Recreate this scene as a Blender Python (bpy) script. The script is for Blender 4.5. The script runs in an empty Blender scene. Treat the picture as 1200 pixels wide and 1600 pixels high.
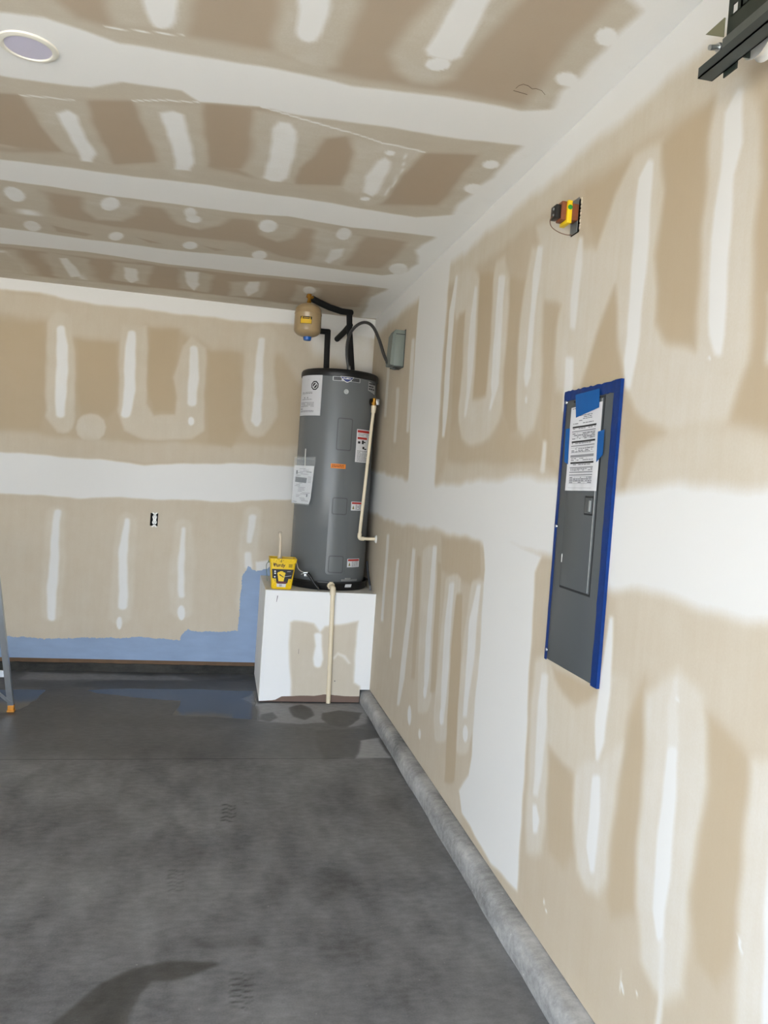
import bpy, bmesh, math, random
import numpy as np
from mathutils import Vector, Matrix

random.seed(7)
scene = bpy.context.scene
COL = scene.collection
pi = math.pi

# ------------------------------------------------------------------ camera
cam_data = bpy.data.cameras.new('camera')
cam = bpy.data.objects.new('camera', cam_data)
COL.objects.link(cam)
RIGHT = Vector((0.976917, -0.201897, 0.069791))
DOWN = Vector((0.060466, -0.051999, -0.996815))
FWD = Vector((0.204883, 0.978025, -0.038590))
M = Matrix((RIGHT, -DOWN, -FWD)).transposed().to_4x4()
M.translation = Vector((0.0, 0.0, 1.566))
cam.matrix_world = M
cam_data.sensor_fit = 'VERTICAL'
cam_data.sensor_height = 36.0
cam_data.lens = 1230.87 / 1600.0 * 36.0
cam_data.clip_start = 0.05
scene.camera = cam

# ------------------------------------------------------------------ view, sky, sun
vs = scene.view_settings
vs.view_transform = 'Standard'
vs.look = 'None'
vs.gamma = 1.0
vs.use_curve_mapping = False
vs.exposure = 1.13

world = bpy.data.worlds.new('sky')
scene.world = world
world.use_nodes = True
wn = world.node_tree.nodes
bg = wn['Background']
bg.inputs[0].default_value = (0.775, 0.87, 0.985, 1)
bg.inputs[1].default_value = 5.2

sun = bpy.data.lights.new('sun', 'SUN')
sun.energy = 37.0
sun.angle = 0.01
sun.color = (1.0, 0.91, 0.78)
sun_o = bpy.data.objects.new('sun', sun)
sun_o.rotation_euler = (math.radians(-38), math.radians(8), 0)   # from behind the house, onto the driveway
COL.objects.link(sun_o)

# portal in the open garage door behind the camera: guides sky sampling, gives no light itself
X_R, Y_B, Z_C = 1.1142, 6.1487, 2.83       # right wall, back wall, ceiling
X_L, Y_F = -4.6, -0.85                      # left wall, front wall with the open door
DOOR_X0, DOOR_X1, DOOR_Z = -4.1, 0.78, 2.2
po = bpy.data.lights.new('door_portal', 'AREA')
po.shape = 'RECTANGLE'
po.size, po.size_y = DOOR_X1 - DOOR_X0, DOOR_Z
po.cycles.is_portal = True
po_o = bpy.data.objects.new('door_portal', po)
po_o.location = ((DOOR_X0 + DOOR_X1) / 2, Y_F, DOOR_Z / 2)
po_o.rotation_euler = (pi / 2, 0, 0)
COL.objects.link(po_o)

# ------------------------------------------------------------------ helpers
def lin(c):
    return tuple((v / 255 / 12.92) if v / 255 <= 0.04045 else ((v / 255 + 0.055) / 1.055) ** 2.4 for v in c)

MATS = {}
def mat(name, rgb, rough=0.5, metal=0.0, var=0.08, scale=30.0, bump=0.0, alpha=1.0, emis=None):
    if name in MATS:
        return MATS[name]
    m = bpy.data.materials.new(name)
    m.use_nodes = True
    nt = m.node_tree
    p = nt.nodes['Principled BSDF']
    p.inputs['Roughness'].default_value = rough
    p.inputs['Metallic'].default_value = metal
    p.inputs['Alpha'].default_value = alpha
    c = lin(rgb)
    tc = nt.nodes.new('ShaderNodeTexCoord')
    nz = nt.nodes.new('ShaderNodeTexNoise')
    nz.inputs['Scale'].default_value = scale
    nz.inputs['Detail'].default_value = 4
    nt.links.new(tc.outputs['Object'], nz.inputs['Vector'])
    mx = nt.nodes.new('ShaderNodeMix')
    mx.data_type = 'RGBA'
    mx.inputs[6].default_value = (*[v * (1 - var) for v in c], 1)
    mx.inputs[7].default_value = (*[min(1, v * (1 + var)) for v in c], 1)
    nt.links.new(nz.outputs['Fac'], mx.inputs[0])
    nt.links.new(mx.outputs[2], p.inputs['Base Color'])
    if bump:
        b = nt.nodes.new('ShaderNodeBump')
        b.inputs['Strength'].default_value = bump
        b.inputs['Distance'].default_value = 0.003
        nt.links.new(nz.outputs['Fac'], b.inputs['Height'])
        nt.links.new(b.outputs['Normal'], p.inputs['Normal'])
    MATS[name] = m
    return m

OFF = {}
def link(o, parent=None):
    COL.objects.link(o)
    if parent is not None:
        o.parent = parent
    return o

def smooth(me, ang=40):
    for p in me.polygons:
        p.use_smooth = True
    me.update()
    try:
        me.set_sharp_from_angle(angle=math.radians(ang))
    except Exception:
        pass

def obj(name, bm, m, parent=None, sm=True, label=None):
    """link a bmesh (world coordinates) as one mesh object"""
    me = bpy.data.meshes.new(name)
    bmesh.ops.recalc_face_normals(bm, faces=bm.faces)
    bm.to_mesh(me)
    bm.free()
    o = bpy.data.objects.new(name, me)
    if parent is not None:
        off = OFF[parent]
    else:
        co = np.array([v.co[:] for v in me.vertices])
        off = Vector((float((co[:, 0].min() + co[:, 0].max()) / 2), float((co[:, 1].min() + co[:, 1].max()) / 2), float(co[:, 2].min())))
        o.location = off
    me.transform(Matrix.Translation(-off))
    OFF[o] = off
    me.materials.append(m)
    if sm:
        smooth(me)
    if label:
        o['label'] = label
    return link(o, parent)

def thing(name, label, cat, loc, group=None):
    o = bpy.data.objects.new(name, None)
    o.empty_display_size = 0.05
    o.location = loc
    OFF[o] = Vector(loc)
    tag(o, label, cat, group)
    return link(o)

def tag(o, label, cat, group=None):
    o['label'] = label
    o['category'] = cat
    if group:
        o['group'] = group
    return o

def struct(o):
    o['kind'] = 'structure'
    return o

def B():
    return bmesh.new()

def box(bm, x0, x1, y0, y1, z0, z1, bevel=0.0, seg=2):
    r = bmesh.ops.create_cube(bm, size=1.0)
    vs_ = r['verts']
    for v in vs_:
        v.co = Vector(((x0 + x1) / 2 + v.co.x * (x1 - x0), (y0 + y1) / 2 + v.co.y * (y1 - y0), (z0 + z1) / 2 + v.co.z * (z1 - z0)))
    if bevel:
        es = list({e for v in vs_ for e in v.link_edges})
        bmesh.ops.bevel(bm, geom=es, offset=bevel, segments=seg, affect='EDGES', profile=0.5)
    return bm

def resample(pts, n):
    """Catmull-Rom through the points"""
    P = [Vector(p) for p in pts]
    P = [2 * P[0] - P[1]] + P + [2 * P[-1] - P[-2]]
    out = []
    for i in range(1, len(P) - 2):
        for k in range(n):
            t = k / n
            a, b, c, d = P[i - 1], P[i], P[i + 1], P[i + 2]
            out.append(0.5 * ((2 * b) + (c - a) * t + (2 * a - 5 * b + 4 * c - d) * t * t + (3 * b - a - 3 * c + d) * t ** 3))
    out.append(P[-2])
    return out

def tube(bm, pts, r, n=12, caps=True, radii=None):
    P = [Vector(p) for p in pts]
    rings = []
    prev = None
    for i, p in enumerate(P):
        if i == 0:
            t = P[1] - P[0]
        elif i == len(P) - 1:
            t = P[-1] - P[-2]
        else:
            t = (P[i + 1] - p).normalized() + (p - P[i - 1]).normalized()
        t.normalize()
        if prev is None:
            a = Vector((0, 0, 1)) if abs(t.z) < 0.9 else Vector((1, 0, 0))
            u = t.cross(a).normalized()
        else:
            u = (prev - t * prev.dot(t)).normalized()
        prev = u
        w = t.cross(u)
        rr = radii[i] if radii else r
        rings.append([bm.verts.new(p + (u * math.cos(2 * pi * k / n) + w * math.sin(2 * pi * k / n)) * rr) for k in range(n)])
    for a, b in zip(rings, rings[1:]):
        for k in range(n):
            bm.faces.new((a[k], a[(k + 1) % n], b[(k + 1) % n], b[k]))
    if caps:
        bm.faces.new(rings[0][::-1])
        bm.faces.new(rings[-1])
    return bm

def elbow(a, b, c, r, n=6):
    """polyline a-b-c with a rounded corner"""
    a, b, c = Vector(a), Vector(b), Vector(c)
    p = b + (a - b).normalized() * r
    q = b + (c - b).normalized() * r
    out = [a]
    for i in range(n + 1):
        t = i / n
        out.append(p * (1 - t) ** 2 + b * 2 * t * (1 - t) + q * t * t)
    out.append(c)
    return out

def lathe(bm, prof, cx, cy, n=48, cap=True):
    rings = []
    for r, z in prof:
        rings.append([bm.verts.new((cx + r * math.cos(2 * pi * k / n), cy + r * math.sin(2 * pi * k / n), z)) for k in range(n)])
    for a, b in zip(rings, rings[1:]):
        for k in range(n):
            bm.faces.new((a[k], a[(k + 1) % n], b[(k + 1) % n], b[k]))
    if cap:
        bm.faces.new(rings[0][::-1])
        bm.faces.new(rings[-1])
    return bm

def disc(bm, c, axis, r, h, n=20, r2=None):
    c, axis = Vector(c), Vector(axis).normalized()
    tube(bm, [c, c + axis * h], r, n, True, [r, r2 if r2 is not None else r])
    return bm

def quad(bm, pts):
    return bm.faces.new([bm.verts.new(p) for p in pts])

def slab_poly(bm, pts, normal, t):
    """flat polygon given thickness t along normal"""
    nrm = Vector(normal).normalized() * t
    a = [bm.verts.new(Vector(p)) for p in pts]
    b = [bm.verts.new(Vector(p) + nrm) for p in pts]
    bm.faces.new(a[::-1])
    bm.faces.new(b)
    for i in range(len(a)):
        j = (i + 1) % len(a)
        bm.faces.new((a[i], a[j], b[j], b[i]))
    return bm

def text_shape(s):
    """outline letters as flat triangles, centred, width 1: list of (verts, faces)"""
    cu = bpy.data.curves.new('lettering', 'FONT')
    cu.body = s
    cu.resolution_u = 3
    cu.offset = 0.018
    o = bpy.data.objects.new('lettering', cu)
    COL.objects.link(o)
    dg = bpy.context.evaluated_depsgraph_get()
    me = bpy.data.meshes.new_from_object(o.evaluated_get(dg))
    v = np.array([x.co[:2] for x in me.vertices])
    f = [tuple(p.vertices) for p in me.polygons]
    bpy.data.objects.remove(o)
    bpy.data.curves.remove(cu)
    bpy.data.meshes.remove(me)
    lo, hi = v.min(0), v.max(0)
    v = (v - (lo + hi) / 2) / (hi[0] - lo[0])
    return v, f

def text_on(bm, s, fn, width, slant=0.0, tall=1.0):
    v, f = text_shape(s)
    vv = [bm.verts.new(fn(float(a * width + b * width * slant), float(b * width * tall))) for a, b in v]
    for p in f:
        try:
            bm.faces.new([vv[i] for i in p])
        except ValueError:
            pass
    return bm

def print_lines(bm, fn, u0, u1, v_list, h, gap=0.25, seed=1):
    """rows of little word-length dashes"""
    rr = random.Random(seed)
    for v in v_list:
        u = u0
        while u < u1 - 0.003:
            w = min(rr.uniform(0.006, 0.022), u1 - u)
            a, b = u, u + w
            quad(bm, [fn(a, v), fn(b, v), fn(b, v + h), fn(a, v + h)])
            u = b + rr.uniform(0.002, 0.004)
            if rr.random() < gap * 0.25:
                u += rr.uniform(0.01, 0.03)
    return bm

# ------------------------------------------------------------------ joint compound, paint, damp, painted highlights and sheen: traced outlines in metres on each surface
RIGHT_WALL_MUD = [
  (0.42, 0.03, [(6.669,2.924), (1.892,2.89), (1.451,2.879), (1.34,2.59), (1.571,2.572), (1.759,2.559), (1.916,2.563), (2.186,2.587), (2.533,2.605), (2.926,2.6), (3.496,2.592), (4.015,2.615), (4.788,2.654), (6.012,2.655)]),
  (0.38, 0.05, [(3.834,1.686), (2.621,1.663), (2.498,1.645), (2.488,1.591), (4.038,1.542)]),
  (0.42, 0.05, [(2.099,1.71), (1.977,1.724), (1.853,1.749), (1.592,1.753), (1.238,1.723), (1.222,1.593), (2.074,1.562)]),
  (0.34, 0.05, [(2.063,1.314), (1.198,1.388), (1.166,1.121), (1.431,1.042), (1.583,1.098), (1.846,1.103), (1.909,0.982), (1.998,0.99)]),
  (0.3, 0.04, [(5.71,1.336), (3.192,1.341), (3.169,1.059), (3.167,0.425), (3.223,0.093), (5.438,0.071)]),
  (0.24, 0.03, [(6.012,2.655), (4.714,2.678), (4.729,2.564), (4.73,2.018), (4.665,1.585), (5.823,1.643)]),
  (0.5, 0.022, [(2.138,2.563), (1.985,2.535), (1.954,2.39), (1.963,2.309), (1.983,2.228), (1.943,2.133), (1.939,2.047), (1.884,1.992), (1.754,1.94), (1.76,2.014), (1.75,2.09), (1.77,2.232), (1.771,2.367), (1.777,2.467), (1.742,2.576), (1.646,2.567), (1.581,2.438), (1.563,2.379), (1.551,2.287), (1.553,2.15), (1.545,2.009), (1.544,1.888), (1.568,1.827), (1.593,1.758), (1.714,1.748), (1.853,1.746), (1.951,1.775), (2.025,1.815), (2.081,1.87), (2.142,1.992), (2.198,2.19), (2.265,2.108), (2.309,1.996), (2.37,1.91), (2.571,1.922), (2.604,2.037), (2.605,2.215), (2.737,2.265), (2.773,2.39), (2.871,2.578), (2.68,2.559), (2.42,2.375), (2.341,2.353), (2.239,2.488)]),
  (0.05, 0.022, [(1.984,2.529), (1.759,2.554), (1.777,2.467), (1.771,2.367), (1.77,2.232), (1.75,2.09), (1.76,2.014), (1.754,1.94), (1.884,1.989), (1.939,2.047), (1.943,2.133), (1.983,2.228), (1.963,2.309), (1.954,2.39)]),
  (0.05, 0.022, [(1.581,2.438), (1.541,2.495), (1.33,2.501), (1.238,1.723), (1.462,1.736), (1.593,1.756), (1.568,1.827), (1.544,1.888), (1.545,2.009), (1.553,2.15), (1.551,2.287)]),
  (0.1, 0.022, [(2.081,1.87), (2.025,1.815), (1.951,1.775), (1.852,1.741), (1.943,1.719), (1.99,1.703), (2.032,1.591), (2.068,1.59)]),
  (0.05, 0.022, [(2.198,2.19), (2.142,1.992), (2.092,1.915), (2.081,1.892), (2.368,1.898), (2.3,2.065)]),
  (0.08, 0.022, [(2.468,2.566), (2.163,2.56), (2.239,2.488), (2.336,2.351), (2.382,2.415), (2.437,2.493)]),
  (0.12, 0.022, [(2.719,2.261), (2.577,2.21), (2.61,2.127), (2.62,1.949), (2.566,1.722), (2.496,1.634), (2.635,1.679), (2.701,1.958), (2.726,2.147)]),
  (0.5, 0.022, [(2.894,2.505), (2.763,2.457), (2.741,2.312), (2.718,2.076), (2.701,1.9), (2.735,1.798), (2.82,1.758), (2.903,1.806), (2.954,1.922), (2.953,1.985), (2.972,2.239), (2.948,2.383)]),
  (0.08, 0.022, [(3.119,2.436), (2.949,2.391), (2.972,2.239), (2.953,1.985), (2.946,1.884), (2.909,1.807), (2.996,1.785), (3.093,1.895), (3.122,2.135), (3.132,2.321)]),
  (0.5, 0.022, [(3.331,2.514), (3.31,2.564), (3.196,2.548), (3.126,2.433), (3.106,2.198), (3.108,2.001), (3.1,1.895), (3.135,1.845), (3.225,1.782), (3.347,1.755), (3.485,1.754), (3.624,1.797), (3.706,1.879), (3.725,1.952), (3.709,2.143), (3.725,2.418), (3.883,2.407), (3.956,2.519), (3.917,2.634), (3.8,2.644), (3.641,2.611), (3.526,2.527), (3.51,2.338), (3.505,2.117), (3.502,1.984), (3.31,1.973), (3.313,2.023), (3.319,2.233), (3.325,2.41)]),
  (0.04, 0.022, [(3.533,2.555), (3.331,2.514), (3.325,2.41), (3.319,2.233), (3.313,2.023), (3.318,1.968), (3.491,1.978), (3.505,2.117), (3.51,2.338)]),
  (0.08, 0.022, [(3.822,2.428), (3.725,2.418), (3.709,2.143), (3.725,1.952), (3.71,1.894), (3.815,1.789), (3.856,2.081), (3.849,2.273)]),
  (0.12, 0.022, [(3.838,1.79), (3.725,1.911), (3.62,1.782), (3.436,1.746), (3.222,1.768), (3.087,1.868), (2.96,1.784), (2.831,1.749), (2.702,1.784), (2.632,1.724), (2.622,1.67), (3.834,1.686)]),
  (0.92, 0.035, [(7.227,3.085), (1.892,2.89), (1.4,2.878), (1.354,2.706), (1.588,2.701), (1.892,2.696), (2.304,2.705), (2.884,2.708), (3.481,2.724), (4.045,2.732), (4.69,2.703), (6.03,2.707), (6.917,2.745)]),
  (0.9, 0.024, [(4.716,2.794), (4.052,2.757), (4.064,2.576), (4.073,2.375), (4.068,2.172), (4.064,1.968), (4.054,1.695), (4.054,1.508), (4.653,1.488), (4.654,1.547), (4.692,1.781), (4.73,2.018), (4.724,2.33), (4.729,2.564)]),
  (0.8, 0.011, [(3.935,2.639), (4.015,2.475), (4.009,2.224), (4.004,1.973), (3.976,1.821), (3.966,1.818), (3.95,1.816), (3.935,1.816), (3.927,1.819), (3.906,1.966), (3.912,2.211), (3.917,2.456), (3.9,2.63), (3.906,2.634), (3.918,2.638), (3.929,2.64)]),
  (0.78, 0.011, [(3.596,2.504), (3.623,2.375), (3.633,2.21), (3.607,2.018), (3.614,1.904), (3.608,1.901), (3.598,1.9), (3.588,1.9), (3.584,1.901), (3.547,2.012), (3.533,2.195), (3.543,2.359), (3.556,2.495), (3.564,2.499), (3.577,2.503), (3.59,2.505)]),
  (0.82, 0.011, [(3.258,2.477), (3.265,2.361), (3.268,2.192), (3.253,2.017), (3.234,1.968), (3.258,1.907), (3.253,1.905), (3.245,1.904), (3.237,1.904), (3.233,1.905), (3.185,1.964), (3.155,2.006), (3.169,2.177), (3.182,2.345), (3.176,2.458), (3.192,2.467), (3.219,2.476), (3.245,2.48)]),
  (0.82, 0.011, [(2.841,2.49), (2.867,2.401), (2.862,2.31), (2.863,2.158), (2.878,2.009), (2.864,1.97), (2.858,1.968), (2.85,1.966), (2.841,1.966), (2.837,1.968), (2.812,2.001), (2.811,2.149), (2.81,2.299), (2.79,2.382), (2.79,2.476), (2.8,2.483), (2.817,2.489), (2.833,2.492)]),
  (0.8, 0.006, [(2.826,1.911), (2.826,1.904), (2.83,1.899), (2.836,1.897), (2.843,1.9), (2.849,1.906), (2.852,1.913), (2.852,1.921), (2.848,1.926), (2.842,1.927), (2.835,1.924), (2.829,1.919)]),
  (0.8, 0.011, [(2.47,2.416), (2.489,2.336), (2.5,2.233), (2.495,2.125), (2.487,2.12), (2.474,2.116), (2.461,2.115), (2.455,2.118), (2.44,2.22), (2.43,2.321), (2.44,2.407), (2.446,2.412), (2.456,2.415), (2.465,2.417)]),
  (0.85, 0.011, [(2.507,2.024), (2.501,1.937), (2.495,1.85), (2.483,1.843), (2.463,1.84), (2.444,1.84), (2.435,1.845), (2.43,1.929), (2.446,2.015), (2.457,2.022), (2.477,2.027), (2.497,2.028)]),
  (0.92, 0.011, [(2.059,2.506), (2.099,2.476), (2.104,2.397), (2.104,2.284), (2.104,2.169), (2.096,2.076), (2.092,2.03), (2.1,1.964), (2.079,1.883), (2.073,1.879), (2.064,1.877), (2.054,1.877), (2.05,1.88), (2.027,1.954), (2.02,2.018), (2.023,2.063), (2.024,2.151), (2.017,2.26), (2.025,2.371), (2.02,2.448), (2.024,2.493), (2.03,2.499), (2.042,2.505), (2.053,2.508)]),
  (0.94, 0.011, [(1.67,2.525), (1.708,2.494), (1.708,2.419), (1.712,2.346), (1.717,2.272), (1.721,2.198), (1.71,2.101), (1.707,2.004), (1.698,1.965), (1.672,1.916), (1.667,1.912), (1.659,1.909), (1.651,1.909), (1.647,1.912), (1.639,1.955), (1.641,1.992), (1.645,2.085), (1.646,2.176), (1.651,2.251), (1.657,2.326), (1.638,2.391), (1.644,2.465), (1.646,2.514), (1.65,2.519), (1.658,2.524), (1.666,2.526)]),
  (0.85, 0.02, [(1.495,2.019), (1.485,1.883), (1.479,1.877), (1.468,1.874), (1.458,1.874), (1.453,1.878), (1.455,2.011), (1.463,2.018), (1.476,2.023), (1.489,2.024)]),
  (0.7, 0.011, [(4.84,2.465), (4.837,2.146), (4.808,1.884), (4.795,1.88), (4.772,1.877), (4.75,1.878), (4.739,1.881), (4.732,2.135), (4.752,2.451), (4.769,2.458), (4.797,2.464), (4.826,2.468)]),
  (0.6, 0.012, [(5.194,2.194), (5.167,1.837), (5.151,1.832), (5.125,1.83), (5.099,1.83), (5.087,1.834), (5.094,2.184), (5.112,2.19), (5.145,2.195), (5.177,2.197)]),
  (0.6, 0.012, [(5.558,2.377), (5.553,2.034), (5.535,2.028), (5.505,2.025), (5.476,2.024), (5.461,2.027), (5.467,2.365), (5.484,2.371), (5.514,2.376), (5.543,2.379)]),
  (0.65, 0.01, [(2.643,1.747), (2.651,1.645), (2.642,1.64), (2.627,1.639), (2.613,1.641), (2.606,1.645), (2.609,1.746), (2.615,1.749), (2.626,1.751), (2.637,1.75)]),
  (0.96, 0.028, [(6.495,1.697), (5.823,1.643), (5.41,1.621), (4.682,1.585), (4.017,1.56), (3.31,1.596), (2.844,1.618), (2.492,1.612), (2.059,1.583), (1.876,1.6), (1.607,1.607), (1.224,1.612), (1.192,1.343), (1.409,1.331), (1.469,1.325), (1.628,1.329), (1.834,1.328), (2.062,1.305), (2.579,1.36), (3.25,1.336), (3.981,1.335), (4.953,1.305), (5.785,1.332), (6.418,1.352)]),
  (0.12, 0.02, [(3.852,1.309), (3.249,1.331), (3.203,1.205), (3.309,1.135), (3.56,1.129), (3.808,1.144)]),
  (0.5, 0.015, [(4.198,1.202), (4.168,0.851), (4.096,0.409), (4.064,0.348), (4.024,0.347), (3.958,0.363), (3.896,0.387), (3.865,0.408), (3.824,0.486), (3.865,0.906), (3.916,1.23), (3.967,1.242), (4.058,1.239), (4.151,1.224)]),
  (0.5, 0.012, [(3.729,1.106), (3.74,0.8), (3.762,0.439), (3.714,0.309), (3.676,0.309), (3.613,0.326), (3.554,0.35), (3.526,0.373), (3.47,0.527), (3.452,0.861), (3.482,1.14), (3.526,1.15), (3.606,1.145), (3.687,1.129)]),
  (0.5, 0.012, [(3.321,1.147), (3.378,0.877), (3.392,0.462), (3.359,0.37), (3.328,0.37), (3.276,0.385), (3.226,0.406), (3.203,0.426), (3.15,0.541), (3.139,0.928), (3.153,1.171), (3.184,1.179), (3.239,1.176), (3.293,1.164)]),
  (0.06, 0.012, [(3.532,1.057), (3.555,0.778), (3.519,0.39), (3.508,0.18), (3.478,0.181), (3.427,0.197), (3.379,0.22), (3.356,0.239), (3.367,0.441), (3.401,0.814), (3.435,1.072), (3.453,1.076), (3.485,1.073), (3.516,1.066)]),
  (0.12, 0.012, [(3.886,1.167), (3.871,0.839), (3.856,0.51), (3.838,0.509), (3.807,0.516), (3.778,0.526), (3.764,0.536), (3.779,0.857), (3.816,1.175), (3.83,1.178), (3.853,1.177), (3.875,1.173)]),
  (0.14, 0.012, [(4.315,1.154), (4.273,0.76), (4.262,0.471), (4.246,0.47), (4.218,0.476), (4.192,0.484), (4.179,0.492), (4.189,0.776), (4.23,1.163), (4.246,1.166), (4.274,1.165), (4.301,1.16)]),
  (0.75, 0.011, [(5.168,1.209), (5.172,0.931), (5.173,0.626), (5.158,0.625), (5.131,0.629), (5.105,0.635), (5.093,0.641), (5.091,0.942), (5.087,1.215), (5.102,1.218), (5.129,1.217), (5.155,1.214)]),
  (0.75, 0.011, [(4.825,1.082), (4.845,0.77), (4.835,0.452), (4.825,0.452), (4.807,0.455), (4.79,0.46), (4.782,0.465), (4.756,0.785), (4.754,1.09), (4.767,1.092), (4.79,1.091), (4.813,1.087)]),
  (0.75, 0.012, [(4.439,1.185), (4.463,0.817), (4.533,0.4), (4.552,0.239), (4.54,0.239), (4.519,0.244), (4.498,0.252), (4.488,0.258), (4.409,0.432), (4.342,0.838), (4.364,1.193), (4.378,1.195), (4.403,1.194), (4.427,1.191)]),
  (0.82, 0.011, [(3.994,1.239), (4.015,0.896), (3.992,0.576), (3.97,0.452), (3.96,0.451), (3.944,0.455), (3.928,0.46), (3.921,0.465), (3.894,0.6), (3.917,0.913), (3.92,1.246), (3.934,1.25), (3.958,1.249), (3.982,1.245)]),
  (0.82, 0.011, [(3.657,1.091), (3.68,0.876), (3.67,0.625), (3.637,0.414), (3.625,0.413), (3.604,0.419), (3.584,0.426), (3.575,0.434), (3.566,0.653), (3.575,0.897), (3.575,1.102), (3.59,1.106), (3.617,1.104), (3.644,1.098)]),
  (0.86, 0.011, [(3.241,1.147), (3.31,0.986), (3.313,0.805), (3.306,0.663), (3.298,0.551), (3.288,0.55), (3.27,0.554), (3.254,0.56), (3.246,0.567), (3.237,0.682), (3.21,0.83), (3.208,1.005), (3.191,1.154), (3.2,1.157), (3.217,1.156), (3.233,1.152)]),
  (0.95, 0.005, [(3.922,0.492), (3.921,0.475), (3.929,0.461), (3.943,0.452), (3.96,0.452), (3.974,0.46), (3.983,0.475), (3.984,0.492), (3.975,0.507), (3.961,0.515), (3.945,0.515), (3.93,0.507)]),
  (0.95, 0.005, [(3.598,0.458), (3.596,0.439), (3.603,0.424), (3.614,0.415), (3.629,0.415), (3.642,0.425), (3.65,0.441), (3.651,0.46), (3.645,0.476), (3.633,0.484), (3.618,0.484), (3.606,0.474)]),
  (0.97, 0.005, [(3.216,0.5), (3.216,0.482), (3.226,0.465), (3.241,0.455), (3.26,0.453), (3.275,0.462), (3.284,0.477), (3.284,0.496), (3.274,0.513), (3.258,0.523), (3.24,0.524), (3.225,0.516)]),
  (0.8, 0.005, [(3.966,0.251), (3.966,0.237), (3.972,0.225), (3.984,0.217), (3.997,0.216), (4.009,0.223), (4.016,0.234), (4.017,0.248), (4.01,0.26), (3.998,0.268), (3.985,0.268), (3.973,0.262)]),
  (0.85, 0.006, [(4.19,0.281), (4.188,0.253), (4.197,0.229), (4.216,0.215), (4.239,0.215), (4.26,0.23), (4.274,0.255), (4.277,0.284), (4.267,0.308), (4.248,0.321), (4.225,0.321), (4.203,0.306)]),
  (0.24, 0.03, [(2.599,1.317), (2.482,1.309), (2.484,1.155), (2.486,1.023), (2.597,1.044), (2.607,1.156), (2.612,1.27)]),
  (0.5, 0.022, [(2.565,0.971), (2.565,0.71), (2.537,0.424), (2.505,0.325), (2.481,0.325), (2.44,0.341), (2.402,0.363), (2.383,0.384), (2.373,0.496), (2.399,0.765), (2.459,0.997), (2.479,1.002), (2.513,0.997), (2.548,0.985)]),
  (0.78, 0.01, [(2.502,0.938), (2.509,0.773), (2.5,0.642), (2.495,0.532), (2.487,0.532), (2.473,0.536), (2.46,0.543), (2.453,0.549), (2.438,0.665), (2.426,0.799), (2.44,0.954), (2.452,0.956), (2.472,0.953), (2.492,0.946)]),
  (0.96, 0.011, [(2.487,0.495), (2.478,0.45), (2.466,0.415), (2.46,0.415), (2.45,0.419), (2.44,0.424), (2.435,0.429), (2.427,0.472), (2.456,0.508), (2.462,0.509), (2.473,0.505), (2.482,0.5)]),
  (0.42, 0.02, [(2.454,0.998), (1.925,1.082), (1.911,0.998), (1.933,0.921), (1.949,0.8), (2.192,0.712), (2.294,0.714), (2.405,0.742)]),
  (0.08, 0.018, [(2.427,0.994), (2.098,1.014), (2.094,0.99), (2.149,0.952), (2.23,0.92), (2.325,0.93), (2.389,0.956)]),
  (0.08, 0.022, [(2.403,0.732), (2.294,0.712), (2.201,0.712), (2.192,0.586), (2.158,0.473), (2.226,0.399), (2.336,0.407), (2.389,0.576)]),
  (0.55, 0.022, [(2.206,0.714), (2.192,0.586), (2.135,0.441), (2.067,0.417), (2,0.44), (1.955,0.51), (1.955,0.623), (1.946,0.783), (1.94,0.901), (2.043,0.81), (2.159,0.768)]),
  (0.95, 0.011, [(2.067,1.221), (2.075,1.155), (2.079,1.088), (2.09,0.992), (2.098,0.923), (2.09,0.85), (2.081,0.802), (2.079,0.801), (2.074,0.802), (2.069,0.805), (2.066,0.807), (2.038,0.868), (2.032,0.944), (2.024,1.01), (2.028,1.101), (2.038,1.163), (2.045,1.226), (2.049,1.227), (2.056,1.227), (2.063,1.225)]),
  (0.95, 0.011, [(2.091,0.741), (2.088,0.632), (2.084,0.538), (2.054,0.482), (2.05,0.482), (2.043,0.485), (2.036,0.489), (2.032,0.494), (2.025,0.566), (2.029,0.658), (2.046,0.758), (2.055,0.76), (2.07,0.756), (2.084,0.749)]),
  (0.06, 0.022, [(1.852,1.098), (1.829,0.872), (1.818,0.665), (1.802,0.504), (1.923,0.428), (1.948,0.468), (1.942,0.651), (1.933,0.833), (1.909,0.982)]),
  (0.55, 0.022, [(1.84,1.062), (1.826,0.873), (1.818,0.665), (1.803,0.526), (1.767,0.4), (1.7,0.361), (1.644,0.367), (1.587,0.436), (1.586,0.55), (1.582,0.666), (1.57,0.784), (1.56,0.936), (1.571,1.028), (1.595,1.131), (1.709,1.17)]),
  (0.68, 0.01, [(1.723,1.135), (1.736,1.051), (1.728,0.942), (1.719,0.939), (1.703,0.942), (1.688,0.95), (1.681,0.959), (1.694,1.064), (1.697,1.142), (1.702,1.144), (1.711,1.143), (1.719,1.139)]),
  (0.97, 0.011, [(1.725,0.959), (1.73,0.861), (1.733,0.747), (1.729,0.627), (1.726,0.547), (1.703,0.496), (1.699,0.495), (1.692,0.498), (1.686,0.503), (1.682,0.508), (1.678,0.574), (1.666,0.66), (1.67,0.776), (1.677,0.882), (1.688,0.972), (1.695,0.974), (1.707,0.972), (1.719,0.966)]),
  (0.7, 0.01, [(1.692,0.495), (1.677,0.36), (1.68,0.23), (1.675,0.23), (1.666,0.235), (1.658,0.242), (1.654,0.249), (1.656,0.374), (1.671,0.507), (1.675,0.508), (1.682,0.504), (1.688,0.499)]),
  (0.07, 0.022, [(1.582,1.095), (1.545,1.08), (1.43,1.039), (1.425,0.922), (1.417,0.789), (1.416,0.66), (1.468,0.529), (1.551,0.534), (1.582,0.666), (1.57,0.784), (1.558,0.937)]),
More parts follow.
